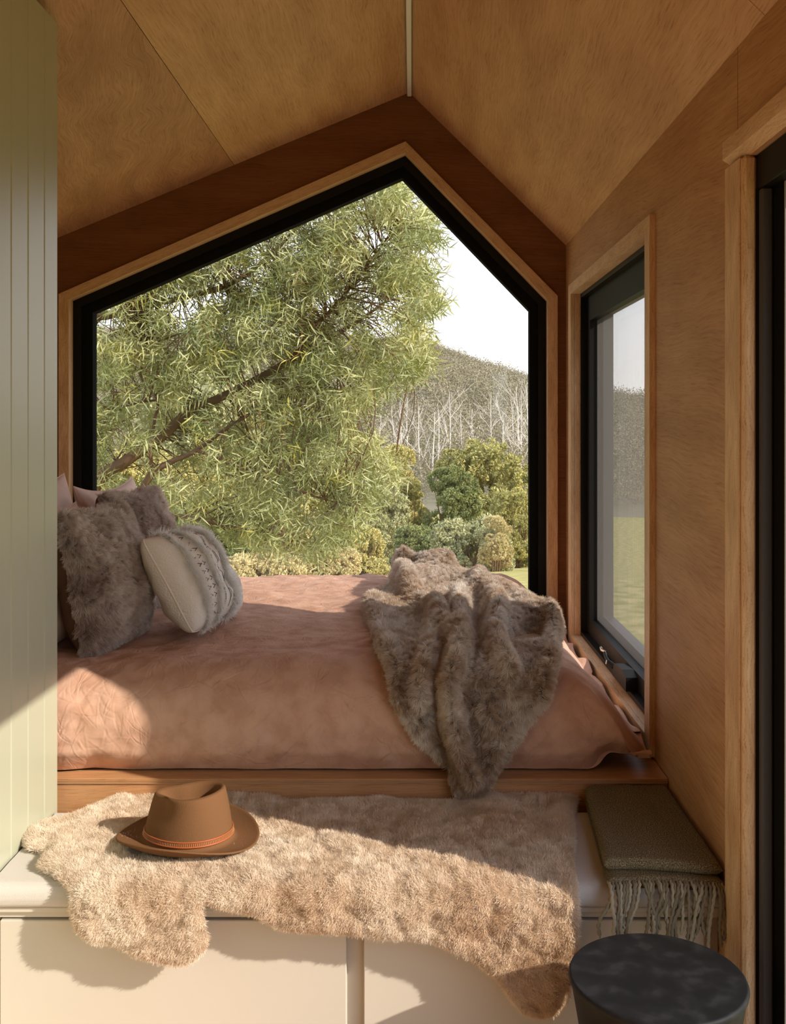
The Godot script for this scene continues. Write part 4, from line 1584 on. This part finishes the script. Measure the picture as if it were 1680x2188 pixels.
func shrubs() -> void:
	var ball := clump(46, 1.0, 0.40, 8, 0.35)
	# px, base py, distance, width and height in pixels, colours, name, label
	var yellow := [Color(0.62, 0.53, 0.20), Color(0.46, 0.42, 0.17)]
	var olive := [Color(0.53, 0.47, 0.17), Color(0.33, 0.32, 0.12)]
	var green := [Color(0.33, 0.35, 0.13), Color(0.20, 0.23, 0.09)]
	var straw := [Color(0.70, 0.58, 0.30), Color(0.52, 0.44, 0.21)]
	var pale := [Color(0.52, 0.51, 0.28), Color(0.37, 0.37, 0.18)]
	var list := [
		[1040, 1215, 36.0, 235, 280, olive, "dome_tree", "large dome-shaped olive yellow tree at the window's right", "tree"],
		[965, 1165, 33.0, 130, 185, green, "bushy_tree", "dark green bushy tree in front of the dome-shaped tree's left half", "tree"],
		[1105, 1210, 31.0, 110, 175, olive, "bushy_tree", "olive tree against the right window frame, below the dome-shaped tree", "tree"],
		[845, 1150, 44.0, 120, 215, yellow, "bushy_tree", "yellowish tree between the near tree and the dome-shaped tree", "tree"],
		[880, 1130, 38.0, 85, 130, olive, "bushy_tree", "small olive tree below the yellowish tree's right side", "tree"],
		[800, 1190, 32.0, 140, 190, pale, "bushy_tree", "pale green tree behind the near tree's lower right leaves", "tree"],
		[905, 1220, 27.0, 130, 95, green, "shrub", "green shrub just above the throw's tip", "shrub"],
		[1010, 1225, 25.0, 170, 105, pale, "shrub", "pale grey-green spreading shrub above the throw", "shrub"],
		[1062, 1222, 24.0, 70, 130, straw, "shrub", "straw-coloured upright shrub right of the spreading shrub", "shrub"],
		[765, 1240, 22.0, 140, 110, yellow, "shrub", "yellow-green shrub above the middle of the bed", "shrub"],
		[690, 1245, 19.0, 150, 80, straw, "shrub", "straw yellow low shrub above the bed, right of the clear grass gap", "shrub"],
		[560, 1215, 21.0, 150, 90, green, "shrub", "dark green low shrub under the near tree", "shrub"],
		[420, 1215, 24.0, 240, 150, green, "shrub", "green shrub behind the cushions under the near tree", "shrub"],
		[300, 1180, 30.0, 260, 230, yellow, "bushy_tree", "yellow-green tree seen through the near tree's branches at left", "tree"],
		[560, 1170, 36.0, 300, 280, yellow, "bushy_tree", "broad yellow-green tree behind the near tree's middle", "tree"],
		[720, 1170, 40.0, 200, 290, olive, "bushy_tree", "olive tree behind the near tree's right half", "tree"],
		[430, 1120, 48.0, 420, 330, pale, "bushy_tree", "broad pale green tree farthest behind the near tree", "tree"],
		[560, 1255, 17.0, 180, 50, straw, "shrub", "dry straw tussock just above the bed at left", "shrub"],
	]
	for s in list:
		var d: float = s[2]
		var foot := at(s[0], s[1], d)
		foot.y = minf(foot.y, ground_y(foot.x, d))
		var top: float = EYE - (s[1] - s[4] - CY) * d / F
		var hgt: float = top - foot.y
		var wid: float = s[3] * d / F
		var o := thing(s[6], s[7], s[8], foot, "shrubs and trees beyond the end window")
		var st := begin()
		for k in 4:
			tube(st, [Vector3(0.05 * k - 0.1, 0, 0), Vector3((k - 1.5) * wid * 0.08, hgt * 0.3, 0.05), Vector3((k - 1.5) * wid * 0.18, hgt * 0.7, 0.0)], [wid * 0.025, wid * 0.018, wid * 0.006], 5)
		obj("stem", done(st), M.bark, o)
		var lobes := []
		for k in 22:
			var a := rng.randf() * TAU
			var y := 0.80 * (k + rng.randf()) / 22.0 + 0.02
			var rr := sqrt(maxf(0.05, 1.0 - pow((y - 0.3) / 0.75, 2.0)))
			lobes.append([Vector3(cos(a) * wid * 0.36 * rr, hgt * y, sin(a) * wid * 0.36 * rr), wid * rng.randf_range(0.13, 0.22)])
		lobes.append([Vector3(0, hgt * 0.82, 0), minf(wid * 0.22, hgt * 0.2)])
		var buf := PackedFloat32Array()
		for lb in lobes:
			for k in 55:
				var u := Vector3(rng.randfn(), rng.randfn() * 0.85 + 0.25, rng.randfn()).normalized()
				var p: Vector3 = lb[0] + u * lb[1] * rng.randf_range(0.8, 1.02)
				p.y = maxf(p.y, 0.03)
				var z: float = lb[1] * rng.randf_range(0.16, 0.30)
				var c: Color = s[5][1].lerp(s[5][0], rng.randf())
				put(buf, Basis(u.cross(Vector3(0.3, 0.9, 0.1)).normalized(), rng.randf() * TAU).scaled(Vector3(z, z, z)), p, c)
		many("foliage", ball, M.far_leaf, buf, o)


# a drooping sprig of narrow, curved leaves along a thin twig (local y is the twig's direction)
func sprig(sd: int) -> ArrayMesh:
	var r := RandomNumberGenerator.new()
	r.seed = sd
	var v := PackedVector3Array()
	var n := PackedVector3Array()
	var c := PackedColorArray()
	var uv := PackedVector2Array()
	var idx := PackedInt32Array()
	for k in 17:
		var f := k / 16.0
		var p := Vector3(0.02 * sin(f * 3.0), 0.26 * f, 0.02 * cos(f * 2.0))
		var a := k * 2.4 + r.randf() * 0.6
		var out := Vector3(cos(a), r.randf_range(0.25, 0.9), sin(a)).normalized()
		var bend := Vector3(cos(a + 1.2) * 0.8, 0.2, sin(a + 1.2) * 0.8) * r.randf_range(0.3, 0.8)
		var len := r.randf_range(0.075, 0.115)
		var wid := r.randf_range(0.009, 0.0135)
		var side := out.cross(Vector3(r.randfn(), r.randfn(), r.randfn())).normalized()
		var tone := r.randf_range(0.8, 1.2)
		var k0 := v.size()
		for s in 5:
			var g := s / 4.0
			var q := p + out * len * g + bend * len * g * g
			var w: float = wid * [0.15, 0.8, 1.0, 0.65, 0.05][s] / 2.0
			var dirn := (out + bend * 2.0 * g).normalized()
			for e in [-1.0, 1.0]:
				v.append(q + side * w * e)
				n.append((side.cross(dirn) + side * e * 0.3).normalized())
				c.append(Color(tone, tone, tone * 0.95))
				uv.append(Vector2(e, g))
		for s in 4:
			var o := k0 + s * 2
			idx.append_array(PackedInt32Array([o, o + 1, o + 2, o + 1, o + 3, o + 2]))
	return mesh_of(solid(v, idx, uv, c))


func near_tree() -> void:
	var base := Vector3(-3.0, -0.7, -8.3)
	var o := thing("near_tree", "leafy wattle tree with narrow drooping leaves filling the window's left", "tree", base)
	var limbs := [
		[[60, 1494, 8.3], [110, 1250, 8.2], [190, 1050, 8.1], [270, 985, 8.0], [350, 930, 8.0], [400, 882, 8.0], [470, 850, 8.0], [540, 815, 8.1], [620, 770, 8.1], [690, 730, 8.2], [760, 690, 8.2], [830, 640, 8.3]],
		[[110, 1250, 8.2], [200, 1160, 7.9], [280, 1085, 7.7], [325, 1012, 7.6], [370, 985, 7.6], [420, 962, 7.6], [500, 905, 7.7], [600, 850, 7.8]],
		[[325, 1012, 7.6], [322, 960, 7.6], [330, 900, 7.7], [336, 855, 7.7], [300, 800, 7.8], [310, 740, 7.8]],
		[[110, 1250, 8.2], [120, 900, 8.6], [190, 702, 8.6], [240, 672, 8.6], [330, 650, 8.6], [480, 612, 8.5], [560, 560, 8.5], [640, 480, 8.4], [700, 400, 8.4]],
		[[620, 770, 8.1], [640, 745, 7.9], [670, 700, 7.8], [720, 650, 7.8], [790, 560, 7.9], [850, 480, 8.0]],
		[[540, 815, 8.1], [640, 810, 8.3], [740, 790, 8.4], [830, 770, 8.4], [880, 780, 8.4]],
		[[420, 962, 7.6], [520, 1000, 7.4], [640, 1050, 7.3], [760, 1085, 7.3]],
		[[280, 1085, 7.7], [400, 1105, 7.5], [520, 1130, 7.3], [650, 1150, 7.2]],
		[[190, 702, 8.6], [150, 560, 8.8], [260, 470, 8.8], [420, 420, 8.8], [600, 340, 8.8]],
		[[336, 855, 7.7], [300, 860, 7.6], [240, 880, 7.5], [210, 930, 7.4]],
		[[480, 612, 8.5], [500, 640, 8.2], [570, 650, 8.1], [640, 630, 8.0], [720, 600, 8.0]],
	]
	var radii := [[0.15, 0.11, 0.07, 0.046, 0.040, 0.036, 0.034, 0.031, 0.028, 0.024, 0.016, 0.008], [0.05, 0.036, 0.030, 0.026, 0.020, 0.016, 0.012, 0.008], [0.015, 0.012, 0.011, 0.010, 0.008, 0.005], [0.08, 0.05, 0.040, 0.034, 0.026, 0.022, 0.018, 0.012, 0.008], [0.02, 0.018, 0.014, 0.012, 0.010, 0.006], [0.018, 0.014, 0.012, 0.009, 0.005], [0.014, 0.011, 0.009, 0.005], [0.016, 0.012, 0.009, 0.005], [0.04, 0.03, 0.02, 0.015, 0.01], [0.01, 0.008, 0.006, 0.004], [0.014, 0.012, 0.01, 0.008, 0.005]]
	var nodes := []
	for k in limbs.size():
		var pts := []
		for q in limbs[k]:
			pts.append(at(q[0], q[1], q[2]) - base)
		var sm := smooth(pts, 5)
		var rad := []
		for j in sm.size():
			var f := j / 5.0
			rad.append(lerpf(radii[k][int(f)], radii[k][mini(int(f) + 1, pts.size() - 1)], f - int(f)))
			if j > 8 or k > 0:
				nodes.append(sm[j])
		var st := begin()
		tube(st, sm, rad, 8)
		obj("trunk" if k == 0 else "branch", done(st), M.bark, o)
	# where the leaves are, on the photograph, at the tree's distance
	var crown := PackedVector2Array()
	for p in [[150, 1110], [150, 380], [560, 250], [800, 330], [862, 385], [905, 425], [945, 470], [948, 505], [905, 545], [925, 590], [948, 640], [930, 672], [905, 700], [905, 735], [918, 770], [905, 800], [870, 832], [815, 850], [780, 870], [800, 915], [808, 950], [850, 1000], [852, 1020], [815, 1045], [800, 1075], [775, 1110], [740, 1160], [690, 1192], [620, 1180], [560, 1165], [520, 1150], [470, 1140], [400, 1120], [330, 1080], [250, 1085]]:
		crown.append(Vector2(p[0], p[1]))
	var meshes := [sprig(1), sprig(2), sprig(3), sprig(4)]
	var bufs := [PackedFloat32Array(), PackedFloat32Array(), PackedFloat32Array(), PackedFloat32Array()]
	var twigs := begin()
	var made := 0
	var tries := 0
	while made < 5600 and tries < 90000:
		tries += 1
		var p := Vector2(rng.randf_range(140, 960), rng.randf_range(300, 1200))
		if not Geometry2D.is_point_in_polygon(p, crown):
			continue
		var dens := 0.62 + 0.9 * nz2.get_noise_2d(p.x * 0.012, p.y * 0.012)
		# thinner among the bare limbs at left
		if p.x < 560 and p.y > 800 and p.y < 1100:
			dens -= 0.33
		if p.y < 480 and p.x > 700:
			dens += 0.15
		if rng.randf() > dens:
			continue
		var d := rng.randf_range(7.0, 9.2)
		# the bare limbs show where they are not overgrown
		var clear := false
		for l in limbs.slice(0, 5):
			for j in l.size() - 1:
				if d < l[j][2] and Geometry2D.get_closest_point_to_segment(p, Vector2(l[j][0], l[j][1]), Vector2(l[j + 1][0], l[j + 1][1])).distance_to(p) < 24.0 and rng.randf() < 0.5:
					clear = true
		if clear:
			continue
		made += 1
		var q := at(p.x, p.y, d) - base
		var y := Vector3(rng.randfn() * 0.8 + 0.15, rng.randfn() * 0.5 - 0.45, rng.randfn() * 0.6).normalized()
		if p.x > 820:
			y = (y + Vector3(0.5, 0.2, 0)).normalized()
		var x := y.cross(Vector3(rng.randfn(), rng.randfn(), rng.randfn())).normalized()
		var s := rng.randf_range(0.62, 0.95)
		var bend := nz2.get_noise_2d(p.x * 0.01 + 50.0, p.y * 0.01)
		var c := Color(0.27, 0.305, 0.12).lerp(Color(0.52, 0.52, 0.25), clampf(0.5 + bend + rng.randf_range(-0.3, 0.3), 0.0, 1.0))
		if rng.randf() < 0.06:
			c = Color(0.45, 0.42, 0.10)
		put(bufs[made % 4], Basis(x * s, y * s, x.cross(y) * s), q - y * 0.1, c)
		if made % 5 == 0:
			# a thin twig back to the nearest branch
			var near: Vector3 = nodes[0]
			for m in nodes:
				if m.distance_squared_to(q) < near.distance_squared_to(q):
					near = m
			var mid := near.lerp(q, 0.5) + Vector3(rng.randfn(), rng.randfn() + 0.8, rng.randfn()) * 0.06
			tube(twigs, smooth([near, mid, q, q + y * 0.2], 3), [0.006, 0.005, 0.0045, 0.004, 0.0035, 0.003, 0.003, 0.0025, 0.002, 0.0015], 4)
	obj("twigs", done(twigs), M.bark, o).set_meta("kind", "stuff")
	for k in 4:
		many("leaves", meshes[k], M.leaf, bufs[k], o)
